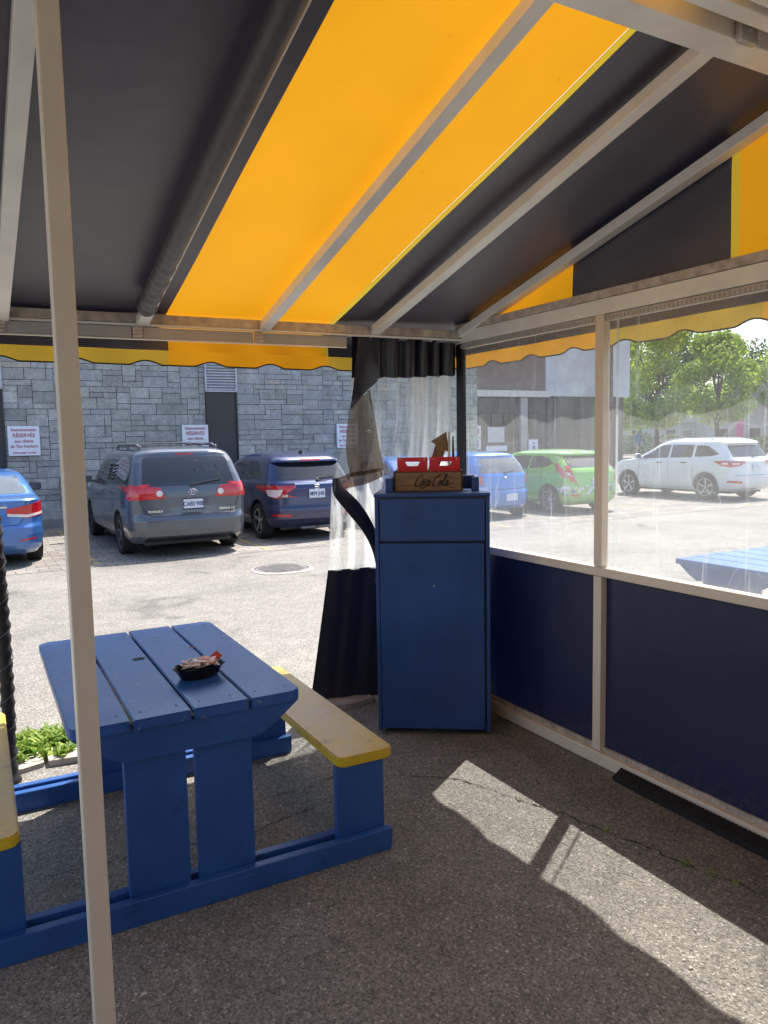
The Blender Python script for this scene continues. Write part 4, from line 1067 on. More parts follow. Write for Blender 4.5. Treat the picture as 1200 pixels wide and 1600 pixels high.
def make_car(P, name, label, cat, loc, rz, paint):
    t = thing(name, label, cat, loc, rz, 'cars parked in front of the stone building')
    me = body_mesh(P); me.name = 'body'; smooth_mesh(me, P.get('ang', 28)); me.materials.clear()
    body = link_mesh('body', me, t, (paint, P.get('cladmat', 'black_plastic'), 'black_plastic')); C_ = Caster(me)
    L, W = P['L'], P['W']
    for y in P['axles']:
        for s in (-1, 1):
            wo = obj('wheel', tyre_mesh(P['wr'], .215), 'tyre', t, None, 40); wo.location = (s*(W/2-.125), y, P['wr'])
            obj('rim', rim_mesh(P['wr'], .215, s, P.get('spokes', 5), P.get('sw', .2)), (P.get('rim', 'rim_metal'), 'black_plastic'), wo, None, 35)
    # under-body
    bm = bmesh.new(); add_box(bm, (-W/2+.28, .35, .19), (W/2-.28, L-.35, P['slices'][0][0]+.02)); add_tube(bm, [(-W/2+.3, P['axles'][0], P['wr']), (W/2-.3, P['axles'][0], P['wr'])], .05, 8)
    obj('underbody', bm, 'black_plastic', t)
    gl = P.get('glass', 'dark_glass')
    patch('rear_window', C_, 'rear', P['rearwin'], gl, t, .003, .008, .06, P.get('rw_r', .05))
    for poly in P['sidewins']:
        for md in ('left', 'right'): patch('side_window', C_, md, poly, gl if P.get('sideglass') is None else P['sideglass'], t, .003, .008, .06, .03)
    patch('windscreen', C_, 'front', P['frontwin'], gl, t, .003, .008, .08, .05)
    for sgn in (1, -1):
        if 'tail' in P:
            pl = P['tail'] if sgn > 0 else mirror_poly(P['tail'])
            tl = patch('taillight', C_, 'rear', pl, 'red_lens', t, .008, .02, .03, .012)
            if 'tail_side' in P: patch('side_lens', C_, 'right' if sgn > 0 else 'left', P['tail_side'], 'red_lens', tl, .008, .02, .03, .012)
            for k, q in enumerate(P.get('tail_white', [])):
                patch('clear_lens', C_, 'rear', q if sgn > 0 else mirror_poly(q), 'white_lens', tl, .012, .01, .03, .012)
            if 'tail_white_side' in P: patch('clear_lens', C_, 'right' if sgn > 0 else 'left', P['tail_white_side'], 'white_lens', tl, .011, .01, .03, .012)
        if 'reflector' in P:
            patch('reflector', C_, 'rear', P['reflector'] if sgn > 0 else mirror_poly(P['reflector']), 'red_lens', t, .005, .012, .03, .006)
        # mirrors
        my, mz, mw = P['mirror']; hx = C_.hit('right', my, mz)[0].x
        bm = bmesh.new(); add_box(bm, (hx+.03, my-.05, mz), (hx+.03+mw, my+.06, mz+.14), 0, .035); add_box(bm, (hx-.03, my-.01, mz+.0), (hx+.06, my+.04, mz+.05), 0, .01)
        add_box(bm, (hx+.045, my-.054, mz+.018), (hx+.015+mw, my-.049, mz+.122), 1)
        if sgn < 0: bmesh.ops.scale(bm, verts=bm.verts, vec=(-1, 1, 1)); bmesh.ops.reverse_faces(bm, faces=bm.faces)
        obj('wing_mirror', bm, (P.get('mirmat', 'black_plastic'), 'pale_glass'), t, None, 40)
        md = 'right' if sgn > 0 else 'left'
        for pts in P.get('side_seams', []): strip('shut_line', C_, md, pts, .010, 'black_plastic', t)
        for (hy, hz) in P.get('handles', []):
            p = C_.hit(md, hy, hz)[0]; bm = bmesh.new(); add_box(bm, (p.x-.01*sgn, hy-.09, hz-.014), (p.x+.028*sgn, hy+.09, hz+.014), 0, .008); obj('door_handle', bm, P.get('handlemat', paint), t, None, 40)
        if P.get('arch'):
            for y in P['axles']:
                r0 = P['wr']+.055; pts = [(y+math.cos(a)*(r0+.02), P['wr']+.01+math.sin(a)*(r0+.02)) for a in np.linspace(-.25, math.pi+.25, 30)]
                strip('arch_trim', C_, md, pts, .05, 'black_plastic', t, .004)
    for pts, wd in P.get('rear_seams', []): strip('shut_line', C_, 'rear', pts, wd, 'black_plastic', t)
    if 'brake' in P: patch('high_brake_light', C_, 'rear', P['brake'], 'red_lens', t, .006, .01, .03, .006)
    for q in P.get('black', []): patch('black_trim', C_, 'rear', q, 'black_plastic', t, .004, .01, .05, .02)
    for q in P.get('chrome', []): patch('chrome_strip', C_, 'rear', q, 'chrome', t, .008, .012, .05, .006)
    if 'plate' in P:
        px, pz, txt = P['plate']; p, nr = C_.hit('rear', px, pz)
        e = thing('licence_plate', None, None, (px, p.y-.012, pz)); e.parent = t
        ang = math.atan2(nr.z, -nr.y); e.rotation_euler = (-ang*.6, 0, 0)
        bm = bmesh.new(); add_box(bm, (-.155, -.006, -.078), (.155, .004, .078), 0, .003); me_ = obj('plate_board', bm, 'plate_white', e)
        if txt: text_mesh('plate_number', txt, .098, 'plate_ink', e, (0, -.008, -.006), (R(90), 0, 0), .0015, .80, .0015)
        if P.get('plate_frame'):
            bm = bmesh.new(); add_box(bm, (-.165, -.009, -.092), (.165, .002, -.072)); add_box(bm, (-.165, -.009, .072), (.165, .002, .086)); obj('plate_frame', bm, 'black_plastic', e)
            if len(P['plate_frame']) > 1: text_mesh('frame_lettering', P['plate_frame'], .016, 'ink_white', e, (0, -.0105, -.082), (R(90), 0, 0), .001)
    if 'wiper' in P:
        a, b = P['wiper']; pa, na = C_.hit('rear', *a); pb, nb_ = C_.hit('rear', *b); bm = bmesh.new()
        add_tube(bm, [pa+na*.02, (pa+pb)/2+na*.035, pb+nb_*.02], [.016, .011, .008], 6); add_tube(bm, [pa+na*.015, pa+na*.03], .028, 10); obj('rear_wiper', bm, 'black_plastic', t, None, 50)
    for k in P.get('text', []):
        x, z, txt, sz, sh = k; p, nr = C_.hit('rear', x, z); ang = math.atan2(nr.z, -nr.y)
        text_mesh('badge_lettering', txt, sz, 'chrome', t, (x, p.y-.006, z), (R(90)-ang, 0, 0), .002, 1.25, .0008, 'CENTER', sh)
    return t, C_
def emblem(t, C_, x, z, kind):
    p, nr = C_.hit('rear', x, z); bm = bmesh.new()
    def ell(cx, cz, a, b, r_=.006): add_tube(bm, [(x+cx+a*math.cos(q), p.y-.012, z+cz+b*math.sin(q)) for q in np.linspace(0, 2*math.pi, 25)], r_, 6, cap=False)
    if kind == 'three_ellipses': ell(0, 0, .068, .046); ell(0, .0, .022, .044, .005); ell(0, .018, .045, .018, .005)
    elif kind == 'framed_h':
        pts = rounded([(-.045, -.038), (.045, -.038), (.052, .038), (-.052, .038)], .015); add_tube(bm, [(x+a, p.y-.012, z+b) for a, b in pts+[pts[0]]], .005, 6, cap=False)
        for s in (-1, 1): add_tube(bm, [(x+s*.02, p.y-.012, z-.028), (x+s*.027, p.y-.012, z+.03)], .006, 6)
        add_tube(bm, [(x-.02, p.y-.012, z), (x+.02, p.y-.012, z)], .006, 6)
    else: ell(0, 0, .05, .022)
    obj('emblem', bm, 'chrome', t, None, 60)

# z, rear y, front y, half width, rear corner r, front corner r, rear bow
VAN = dict(L=5.08, W=1.96, wr=.335, axles=(1.02, 4.05), taper=.05, clad=.24, spokes=6, rim='rim_dull', cladmat='black_plastic', ang=30,
  slices=[(.24, .16, 4.95, .90, .25, .3, .05), (.30, .07, 5.0, .945, .25, .35, .07), (.34, .025, 5.02, .96, .28, .4, .08), (.45, .0, 5.02, .975, .28, .45, .09), (.60, .0, 5.02, .98, .28, .45, .09), (.66, .02, 5.0, .98, .28, .45, .09), (.70, .075, 4.98, .978, .22, .45, .07), (.80, .085, 4.9, .978, .20, .45, .06), (.95, .09, 4.6, .975, .18, .5, .05), (1.02, .095, 4.35, .968, .17, .5, .05), (1.10, .11, 4.05, .955, .16, .5, .05), (1.14, .13, 3.95, .94, .15, .5, .05), (1.30, .21, 3.65, .895, .14, .4, .05), (1.50, .33, 3.28, .84, .14, .35, .05), (1.58, .39, 3.12, .81, .15, .3, .05), (1.625, .40, 3.0, .785, .18, .3, .06), (1.66, .42, 2.9, .74, .2, .3, .07), (1.70, .52, 2.75, .66, .22, .3, .06), (1.73, .72, 2.6, .53, .2, .3, .05), (1.745, .98, 2.4, .35, .15, .2, .03)],
  rearwin=[(-.74, 1.13), (.74, 1.13), (.665, 1.575), (-.665, 1.575)], rw_r=.06,
  sidewins=[[(.42, 1.17), (1.28, 1.13), (1.30, 1.54), (.68, 1.56), (.52, 1.50)], [(1.35, 1.13), (2.22, 1.11), (2.22, 1.535), (1.36, 1.545)], [(2.30, 1.11), (3.42, 1.10), (3.05, 1.42), (2.72, 1.53), (2.30, 1.54)]],
  frontwin=[(-.75, 1.14), (.75, 1.14), (.62, 1.5), (-.62, 1.5)],
  tail=[(.52, .965), (.945, .93), (.955, 1.145), (.50, 1.13)][:0] or [(.40, .935), (.93, .925), (.94, 1.12), (.90, 1.15), (.47, 1.105)],
  tail_side=[(.12, .93), (.40, .94), (.30, 1.15), (.16, 1.16)], tail_white=[[(.485+.05*math.cos(q), 1.015+.048*math.sin(q)) for q in np.linspace(0, 2*math.pi, 14)[:-1]]],
  mirror=(3.42, 1.09, .22), mirmat='paint_slate', handles=[(1.62, .98), (2.46, .98)], side_seams=[[(1.33, .32), (1.32, 1.12)], [(2.26, .30), (2.26, 1.10)], [(3.48, .32), (3.50, 1.08)], [(.55, 1.01), (2.2, 1.0)]],
  rear_seams=[([(-.80, 1.10), (-.78, .90), (-.70, .72), (-.60, .665), (.60, .665), (.70, .72), (.78, .90), (.80, 1.10)], .012), ([(-.9, .345), (.9, .345)], .014)],
  brake=[(-.14, 1.608), (.14, 1.608), (.14, 1.632), (-.14, 1.632)], plate=(.03, .84, 'CABS·908'), plate_frame='-',
  wiper=((.02, 1.125), (.52, 1.20)), text=[(-.56, .735, 'TOYOTA', .045, 0), (.56, .735, 'SIENNA LE', .05, .25)], black=[[(-.75, .27), (.75, .27), (.70, .325), (-.70, .325)]])
van, CV = make_car(VAN, 'minivan', 'slate grey minivan with roof rails and a dusty rear window', 'minivan', (3.17, 11.92, 0), R(0), 'paint_slate')
emblem(van, CV, .03, 1.025, 'three_ellipses')
for s in (-1, 1):
    pts = []
    for y in np.linspace(.78, 2.75, 12):
        e = min(1, (y-.78)/.18, (2.75-y)/.18); z = CV.hit('top', s*.62, y)[0].z; pts.append((s*.62, y, z+.012+.055*e))
    bm = bmesh.new(); add_tube(bm, pts, .024, 8)
    for y in (.80, 1.7, 2.7):
        z = CV.hit('top', s*.62, y)[0].z; add_box(bm, (s*.62-.022, y-.06, z-.02), (s*.62+.022, y+.06, z+.055), 0, .01)
    obj('roof_rail', bm, 'rim_dull', van, None, 50)
bm = bmesh.new()
for x in np.linspace(-.45, .45, 6):
    p = [CV.hit('top', x, y)[0]+Vector((0, 0, .006)) for y in np.linspace(.9, 2.4, 8)]; add_tube(bm, p, .006, 4)
for y in (1.25, 2.1): add_tube(bm, [CV.hit('top', x, y)[0]+Vector((0, 0, .05)) for x in np.linspace(-.6, .6, 9)], .014, 6)
obj('roof_cross_bars', bm, 'rim_dull', van, None, 50)
bm = bmesh.new(); add_tube(bm, [(.66, .02, .27), (.66, .5, .27)], .038, 12, cap=False); obj('exhaust_pipe', bm, 'chrome', van, None, 50)
def dust_script(bm, C_, x, z, s):
    for pts in ([(.0, .9), (.5, 1), (.35, .2), (.05, .05), (-.1, .3)], [(.55, .35), (.85, .5), (.75, .75), (.6, .5), (.7, .15), (1.0, .3)], [(1.0, .3), (1.3, .7), (1.25, .2), (1.05, .12)], [(1.4, .3), (1.7, .7), (1.65, .2), (1.45, .12)], [(1.8, .6), (1.9, .25), (2.15, .6), (2.0, -.3), (1.8, -.2), (2.5, .3)]):
        q = [];
        for a, b in zip(pts, pts[1:]):
            for k in range(4): q.append((a[0]+(b[0]-a[0])*k/4, a[1]+(b[1]-a[1])*k/4))
        q.append(pts[-1]); P_ = []
        for a, b in q:
            p, nr = C_.hit('rear', x+a*s, z+b*s); P_.append(p+nr*.0045)
        add_tube(bm, P_, .0035, 4)
bm = bmesh.new(); dust_script(bm, CV, .12, 1.33, .19); obj('finger_writing', bm, 'dark_panel', van)
bm = bmesh.new()
for (y0, y1) in ((1.42, 1.75), (1.85, 2.05)):
    for k in range(5):
        a = CV.hit('left', y0+k*.0, 1.24+k*.055)[0]; b = CV.hit('left', y1, 1.20+k*.055)[0]; add_bar(bm, a+Vector((-.006, 0, 0)), b+Vector((-.006, 0, 0)), .002, .045, up=Vector((1, 0, 0)))
obj('window_stickers', bm, 'pale_glass', van)

HRV = dict(L=4.30, W=1.77, wr=.335, axles=(.82, 3.43), taper=.07, clad=.60, spokes=5, sw=.24, arch=True, ang=30,
  slices=[(.24, .20, 4.1, .80, .3, .4, .06), (.32, .10, 4.2, .85, .3, .4, .08), (.40, .03, 4.25, .875, .3, .45, .10), (.55, .0, 4.27, .885, .3, .45, .11), (.60, .01, 4.27, .885, .3, .45, .11), (.66, .035, 4.26, .882, .3, .5, .11), (.80, .045, 4.2, .882, .3, .5, .11), (.95, .05, 4.05, .88, .28, .5, .11), (1.03, .085, 3.75, .87, .26, .5, .10), (1.07, .13, 3.5, .85, .25, .5, .09), (1.20, .24, 3.1, .80, .22, .45, .07), (1.36, .38, 2.78, .735, .2, .4, .05), (1.405, .415, 2.68, .715, .2, .4, .05), (1.415, .32, 2.66, .71, .2, .4, .06), (1.45, .325, 2.58, .69, .22, .4, .06), (1.50, .42, 2.45, .65, .25, .4, .06), (1.55, .65, 2.25, .57, .25, .4, .05), (1.585, 1.0, 2.0, .44, .2, .3, .04), (1.60, 1.3, 1.8, .28, .15, .2, .03)],
  rearwin=[(-.66, 1.10), (.66, 1.10), (.61, 1.37), (.56, 1.395), (-.56, 1.395), (-.61, 1.37)],
  sidewins=[[(.70, 1.18), (.85, 1.12), (1.55, 1.07), (1.56, 1.42), (1.2, 1.43), (.95, 1.34)], [(1.62, 1.07), (2.72, 1.03), (2.55, 1.18), (2.25, 1.36), (1.95, 1.43), (1.62, 1.43)]],
  frontwin=[(-.65, 1.12), (.65, 1.12), (.52, 1.38), (-.52, 1.38)],
  tail=[(.40, .955), (.46, .93), (.60, .84), (.70, .76), (.80, .80), (.865, .93), (.86, 1.0), (.40, 1.0)], tail_side=[(.06, .78), (.22, .88), (.46, 1.0), (.20, 1.01)],
  tail_white=[[(.62, .93), (.84, .93), (.82, .82), (.72, .785), (.66, .84)]],
  mirror=(2.85, 1.03, .20), mirmat='paint_navy', handles=[(1.85, .95)], side_seams=[[(.98, .62), (1.0, .9), (.84, 1.12)], [(1.60, .45), (1.60, 1.05)], [(2.85, .45), (2.80, 1.0)], [(.95, .93), (2.8, .84)]],
  rear_seams=[([(-.82, .615), (.82, .615)], .014), ([(-.645, .62), (-.64, .80), (-.66, 1.0)], .01), ([(.645, .62), (.64, .80), (.66, 1.0)], .01)],
  brake=[(-.20, 1.43), (.20, 1.43), (.20, 1.455), (-.20, 1.455)], plate=(.0, .845, 'M99 JHB'), chrome=[[(-.40, 1.01), (.40, 1.01), (.40, 1.04), (-.40, 1.04)]], reflector=[(.48, .44), (.80, .46), (.76, .50), (.50, .485)],
  wiper=((.06, 1.09), (.40, 1.13)), text=[(-.56, .815, 'HR-V', .07, .2)])
hrv, CH = make_car(HRV, 'compact_crossover', 'dark navy compact crossover with swept red taillights beside the grey minivan', 'crossover', (5.62, 12.58, 0), R(0), 'paint_navy')
emblem(hrv, CH, 0, .965, 'framed_h')
bm = bmesh.new(); p = CH.hit('top', 0, .75)[0]; add_prism(bm, [(.72, p.z-.01), (.84, p.z-.01), (.75, p.z+.06), (.73, p.z+.06)], 'x', -.02, .02); obj('roof_antenna', bm, 'black_plastic', hrv, None, 40)
bm = bmesh.new(); add_tube(bm, [(-.30, .12, .23), (.45, .12, .23)], .028, 8); add_box(bm, (.0, .02, .21), (.06, .12, .25)); obj('tow_bar', bm, 'manhole_iron', hrv, None, 50)
bm = bmesh.new(); add_tube(bm, [(.55, .06, .25), (.55, .4, .25)], .032, 10, cap=False); obj('exhaust_pipe', bm, 'chrome', hrv, None, 50)

CIV = dict(L=4.55, W=1.76, wr=.325, axles=(.96, 3.63), taper=.06, clad=.20, spokes=5, ang=28,
  slices=[(.20, .20, 4.4, .80, .3, .4, .06), (.28, .09, 4.45, .85, .3, .4, .08), (.36, .03, 4.5, .872, .3, .45, .10), (.50, .0, 4.52, .88, .3, .45, .11), (.60, .0, 4.52, .88, .3, .5, .11), (.66, .04, 4.5, .88, .3, .5, .11), (.80, .05, 4.4, .878, .28, .5, .11), (.92, .045, 4.1, .87, .26, .5, .10), (1.0, .03, 3.75, .86, .25, .5, .09), (1.02, .05, 3.65, .845, .25, .5, .09), (1.035, .45, 3.5, .83, .25, .5, .06), (1.06, .56, 3.4, .81, .22, .5, .05), (1.20, .86, 3.05, .745, .2, .45, .04), (1.33, 1.18, 2.75, .67, .2, .4, .04), (1.38, 1.36, 2.6, .62, .2, .4, .04), (1.42, 1.65, 2.4, .50, .2, .3, .03), (1.435, 1.85, 2.25, .33, .15, .2, .02)],
  rearwin=[(-.68, 1.075), (.68, 1.075), (.57, 1.345), (-.57, 1.345)], glass='pale_glass', sideglass='dark_glass',
  sidewins=[[(1.05, 1.09), (1.95, 1.05), (1.95, 1.33), (1.55, 1.33), (1.28, 1.24)], [(2.02, 1.05), (3.15, 1.02), (2.85, 1.18), (2.5, 1.32), (2.02, 1.335)]],
  frontwin=[(-.65, 1.1), (.65, 1.1), (.5, 1.33), (-.5, 1.33)],
  tail=[(.36, .88), (.36, .80), (.62, .73), (.85, .765), (.868, .90), (.84, .975), (.62, .925)], tail_side=[(.08, .77), (.26, .80), (.50, .95), (.26, .98)],
  tail_white=[[(.36, .775), (.62, .745), (.84, .78), (.84, .815), (.62, .785), (.36, .815)]],
  mirror=(3.05, 1.0, .20), mirmat='black_plastic', handles=[(1.75, .9), (2.7, .9)], side_seams=[[(1.25, .5), (1.35, .85), (1.15, 1.05)], [(1.98, .32), (1.98, 1.03)], [(3.1, .35), (3.05, 1.0)]],
  rear_seams=[([(-.62, 1.0), (-.58, .74), (-.50, .64), (.50, .64), (.58, .74), (.62, 1.0)], .01)], chrome=[[(-.36, .90), (.36, .90), (.36, .925), (-.36, .925)]], reflector=[(.50, .40), (.74, .42), (.73, .445), (.51, .425)], plate=(0, .80, '') if False else (0, .80, ''))
CIV.pop('plate')
civ, CC = make_car(CIV, 'blue_sedan', 'bright blue sedan at the far left, beside the black wrapped pole', 'sedan', (.20, 12.25, 0), R(0), 'paint_blue')
def copy_tree(o, parent=None):
    c = o.copy(); COL.objects.link(c); c.parent = parent
    for ch in [q for q in list(bpy.data.objects) if q.parent == o]: copy_tree(ch, c)
    return c
civ2 = copy_tree(civ); civ2.location = (8.25, 12.1, 0); tag(civ2, 'blue sedan mostly hidden behind the clear curtain, right of the navy crossover')

YAR = dict(L=3.75, W=1.66, wr=.30, axles=(.58, 2.95), taper=.10, clad=.22, spokes=8, ang=28,
  slices=[(.22, .16, 3.6, .76, .3, .4, .07), (.30, .04, 3.68, .81, .32, .4, .10), (.42, .0, 3.7, .825, .34, .45, .11), (.58, .0, 3.7, .83, .34, .45, .11), (.62, .03, 3.7, .83, .32, .5, .10), (.66, .06, 3.68, .828, .30, .5, .10), (.80, .08, 3.5, .825, .28, .5, .09), (.93, .10, 3.2, .81, .26, .5, .08), (.98, .13, 3.0, .79, .24, .5, .07), (1.18, .27, 2.75, .725, .22, .4, .06), (1.34, .42, 2.5, .65, .2, .4, .05), (1.39, .42, 2.42, .62, .22, .4, .06), (1.43, .52, 2.3, .55, .22, .4, .06), (1.46, .76, 2.1, .43, .2, .3, .05), (1.475, 1.0, 1.9, .27, .15, .2, .03)],
  rearwin=[(-.60, 1.01), (.60, 1.01), (.55, 1.26), (.50, 1.33), (-.50, 1.33), (-.55, 1.26)], glass='pale_glass', sideglass='dark_glass',
  sidewins=[[(.55, 1.06), (1.25, 1.01), (1.25, 1.33), (.85, 1.32), (.66, 1.24)], [(1.32, 1.02), (2.5, .98), (2.3, 1.14), (2.0, 1.32), (1.32, 1.335)]], frontwin=[(-.62, 1.05), (.62, 1.05), (.5, 1.31), (-.5, 1.31)],
  tail=[(.58, .78), (.72, .78), (.71, .95), (.60, .97)], tail_side=[(.24, .78), (.36, .80), (.36, .95), (.28, .96)], mirror=(2.45, .98, .18), mirmat='paint_sky', handles=[(1.5, .88)], side_seams=[[(1.29, .3), (1.29, 1.0)], [(2.5, .3), (2.48, .96)]],
  rear_seams=[([(-.6, .66), (.6, .66)], .012)], plate=(.08, .48, ''), wiper=((.0, 1.0), (.32, 1.05)))
yar, CY = make_car(YAR, 'blue_hatchback', 'bright blue hatchback seen through the side window, left of the green one', 'hatchback', (10.45, 13.2, 0), R(0), 'paint_sky')
emblem(yar, CY, 0, .90, 'plain')

FIE = dict(L=4.05, W=1.72, wr=.315, axles=(.76, 3.25), taper=.07, clad=.22, spokes=7, sw=.16, ang=28,
  slices=[(.22, .16, 3.9, .78, .25, .4, .05), (.30, .06, 3.97, .83, .25, .4, .08), (.40, .01, 4.0, .85, .28, .45, .10), (.52, .0, 4.0, .86, .28, .45, .10), (.64, .0, 4.0, .86, .28, .5, .10), (.72, .03, 3.98, .86, .26, .5, .10), (.85, .05, 3.85, .86, .25, .5, .10), (.95, .08, 3.6, .85, .25, .5, .09), (1.02, .13, 3.35, .83, .24, .5, .08), (1.08, .19, 3.1, .80, .22, .45, .07), (1.20, .33, 2.85, .75, .2, .45, .06), (1.34, .50, 2.6, .68, .2, .4, .05), (1.355, .42, 2.57, .67, .2, .4, .05), (1.39, .44, 2.5, .65, .2, .4, .05), (1.43, .60, 2.3, .57, .2, .4, .05), (1.46, .9, 2.1, .45, .2, .3, .04), (1.475, 1.15, 1.9, .28, .15, .2, .03)],
  rearwin=[(-.66, 1.06), (.66, 1.06), (.60, 1.32), (-.60, 1.32)],
  sidewins=[[(.66, 1.16), (.95, 1.07), (1.45, 1.03), (1.45, 1.33), (1.1, 1.32), (.85, 1.26)], [(1.52, 1.02), (2.75, .97), (2.5, 1.15), (2.2, 1.30), (1.9, 1.345), (1.52, 1.335)]], frontwin=[(-.62, 1.05), (.62, 1.05), (.5, 1.32), (-.5, 1.32)],
  tail=[(.56, .70), (.70, .76), (.775, .93), (.70, 1.12), (.63, 1.10), (.65, .93)], tail_side=[(.20, .80), (.38, .90), (.64, 1.14), (.54, 1.18), (.34, 1.03)], tail_white=[[(.66, .86), (.75, .91), (.765, .96), (.70, .95)]],
  mirror=(2.75, .98, .18), mirmat='paint_green', handles=[(1.72, .9)], side_seams=[[(1.05, .5), (1.02, .9), (.95, 1.05)], [(1.49, .3), (1.49, 1.0)], [(2.75, .3), (2.72, .95)]],
  rear_seams=[([(-.60, .70), (-.5, .60), (.5, .60), (.60, .70)], .01)], reflector=[(.50, .40), (.72, .42), (.70, .46), (.52, .445)], plate=(0, .75, ''))
fie, CFi = make_car(FIE, 'green_hatchback', 'lime green hatchback with a floral decal low on its rear corner', 'hatchback', (12.85, 12.95, 0), R(0), 'paint_green')
for k in range(46):
    x = -.80+.030*random.random()*50; z = random.uniform(.46, .64); 
    if abs(x) > .80: continue
    r_ = random.uniform(.02, .045); n = 5; pl = []
    for q in range(20):
        a = q/20*2*math.pi; rr = r_*(.65+.35*abs(math.cos(a*2.5))); pl.append((x+math.cos(a)*rr, z+math.sin(a)*rr))
    o = patch('floral_decal', CFi, 'rear', pl, random.choice(('ink_white', 'plate_white', 'sign_blue', 'plate_white')), fie, .002+.0001*k, 0, .03, 0)
for k in range(24):
    y = random.uniform(.15, .40); z = random.uniform(.46, .66); r_ = random.uniform(.02, .045)
    pl = [(y+math.cos(q/20*2*math.pi)*r_*(.65+.35*abs(math.cos(q/20*5*math.pi))), z+math.sin(q/20*2*math.pi)*r_*(.65+.35*abs(math.cos(q/20*5*math.pi)))) for q in range(20)]
    patch('floral_decal', CFi, 'left', pl, random.choice(('ink_white', 'plate_white', 'sign_blue')), fie, .002+.0001*k, 0, .03, 0)

ESC = dict(L=4.52, W=1.84, wr=.355, axles=(.93, 3.62), taper=.06, clad=.46, spokes=5, sw=.22, arch=True, ang=30,
  slices=[(.26, .18, 4.3, .82, .25, .4, .05), (.34, .06, 4.42, .88, .25, .4, .08), (.46, .0, 4.48, .91, .28, .45, .10), (.64, .0, 4.5, .92, .28, .45, .10), (.72, .03, 4.5, .92, .26, .5, .10), (.90, .05, 4.42, .92, .25, .5, .10), (1.02, .06, 4.2, .912, .25, .5, .09), (1.08, .10, 3.8, .90, .22, .5, .08), (1.14, .16, 3.5, .88, .2, .5, .07), (1.30, .30, 3.15, .82, .18, .45, .05), (1.48, .44, 2.8, .75, .18, .4, .05), (1.52, .36, 2.7, .73, .2, .4, .05), (1.57, .40, 2.6, .70, .2, .4, .05), (1.62, .60, 2.4, .62, .2, .4, .05), (1.66, 1.0, 2.1, .48, .2, .3, .04), (1.68, 1.3, 1.9, .3, .15, .2, .03)],
  rearwin=[(-.70, 1.16), (.70, 1.16), (.63, 1.46), (-.63, 1.46)],
  sidewins=[[(.55, 1.24), (.80, 1.18), (1.30, 1.16), (1.30, 1.47), (.95, 1.46)], [(1.37, 1.15), (2.10, 1.13), (2.10, 1.49), (1.37, 1.485)], [(2.17, 1.13), (3.2, 1.09), (2.9, 1.28), (2.6, 1.43), (2.4, 1.48), (2.17, 1.49)]], frontwin=[(-.68, 1.16), (.68, 1.16), (.55, 1.48), (-.55, 1.48)],
  tail=[(.42, 1.0), (.60, .93), (.80, .90), (.845, .97), (.82, 1.05), (.42, 1.05)], tail_side=[(.22, .90), (.42, .93), (.70, 1.05), (.34, 1.07), (.24, 1.06)], tail_white=[[(.60, .97), (.78, .95), (.79, 1.01), (.60, 1.01)]], tail_white_side=[(.27, .96), (.42, .975), (.40, 1.02), (.28, 1.02)],
  mirror=(3.15, 1.1, .2), mirmat='paint_white', handles=[(1.62, 1.0), (2.45, .99)], handlemat='dark_panel', side_seams=[[(1.32, .55), (1.33, 1.13)], [(2.14, .48), (2.14, 1.12)], [(3.2, .5), (3.2, 1.08)]], reflector=[(.55, .47), (.86, .49), (.86, .55), (.57, .53)],
  rear_seams=[([(-.75, .68), (.75, .68)], .012)], plate=(0, .88, ''), wiper=((0, 1.16), (.3, 1.2)))
esc, CE = make_car(ESC, 'white_suv', 'white sport utility vehicle with red taillights seen through the right pane', 'SUV', (18.35, 12.75, 0), R(0), 'paint_white')
for s in (-1, 1):
    bm = bmesh.new(); pts = [CE.hit('top', s*.60, y)[0]+Vector((0, 0, .012+.03*min(1, (y-.9)/.15, (2.5-y)/.15))) for y in np.linspace(.9, 2.5, 12)]; add_tube(bm, pts, .016, 6); obj('roof_rail', bm, 'grey_metal', esc, None, 50)
# ================================================================== BACKGROUND BUILDINGS
def wallbox(name, lo, hi, mat, par, org): return obj(name, box(lo, hi), mat, par, org)
O2 = (20, 28, 0)
b2 = thing('brick_shop_building', 'two-storey shop building with mauve upper wall and pale ledge seen through the side window', 'building', O2)
wallbox('upper_wall', (14.5, 28.1, 3.9), (24.45, 36, 8.2), 'mauve_siding', b2, O2)
wallbox('lower_wall', (14.5, 28.15, 0), (24.45, 36, 3.62), 'dark_stone', b2, O2)
wallbox('ledge', (14.3, 27.85, 3.62), (24.5, 28.3, 3.9), 'trim_pale', b2, O2)
for x0, x1 in ((14.5, 16.6), (19.0, 20.2), (22.9, 23.3)): wallbox('pilaster', (x0, 28.02, 0), (x1, 28.149, 3.6), 'stucco', b2, O2)
for x0, x1, z0 in ((16.7, 18.9, .6), (20.5, 22.6, .15), (23.4, 23.95, 1.2)):
    f = wallbox('shop_window', (x0, 28.08, z0), (x1, 28.14, 2.9), 'black_plastic', b2, O2)
    n_ = max(1, int((x1-x0)/.7))
    for i in range(n_):
        a = x0+(x1-x0)*i/n_+.05; c = x0+(x1-x0)*(i+1)/n_-.05; obj('pane', box((a-O2[0], .06, z0+.06), (c-O2[0], .078, 2.84)), 'dark_glass', f)
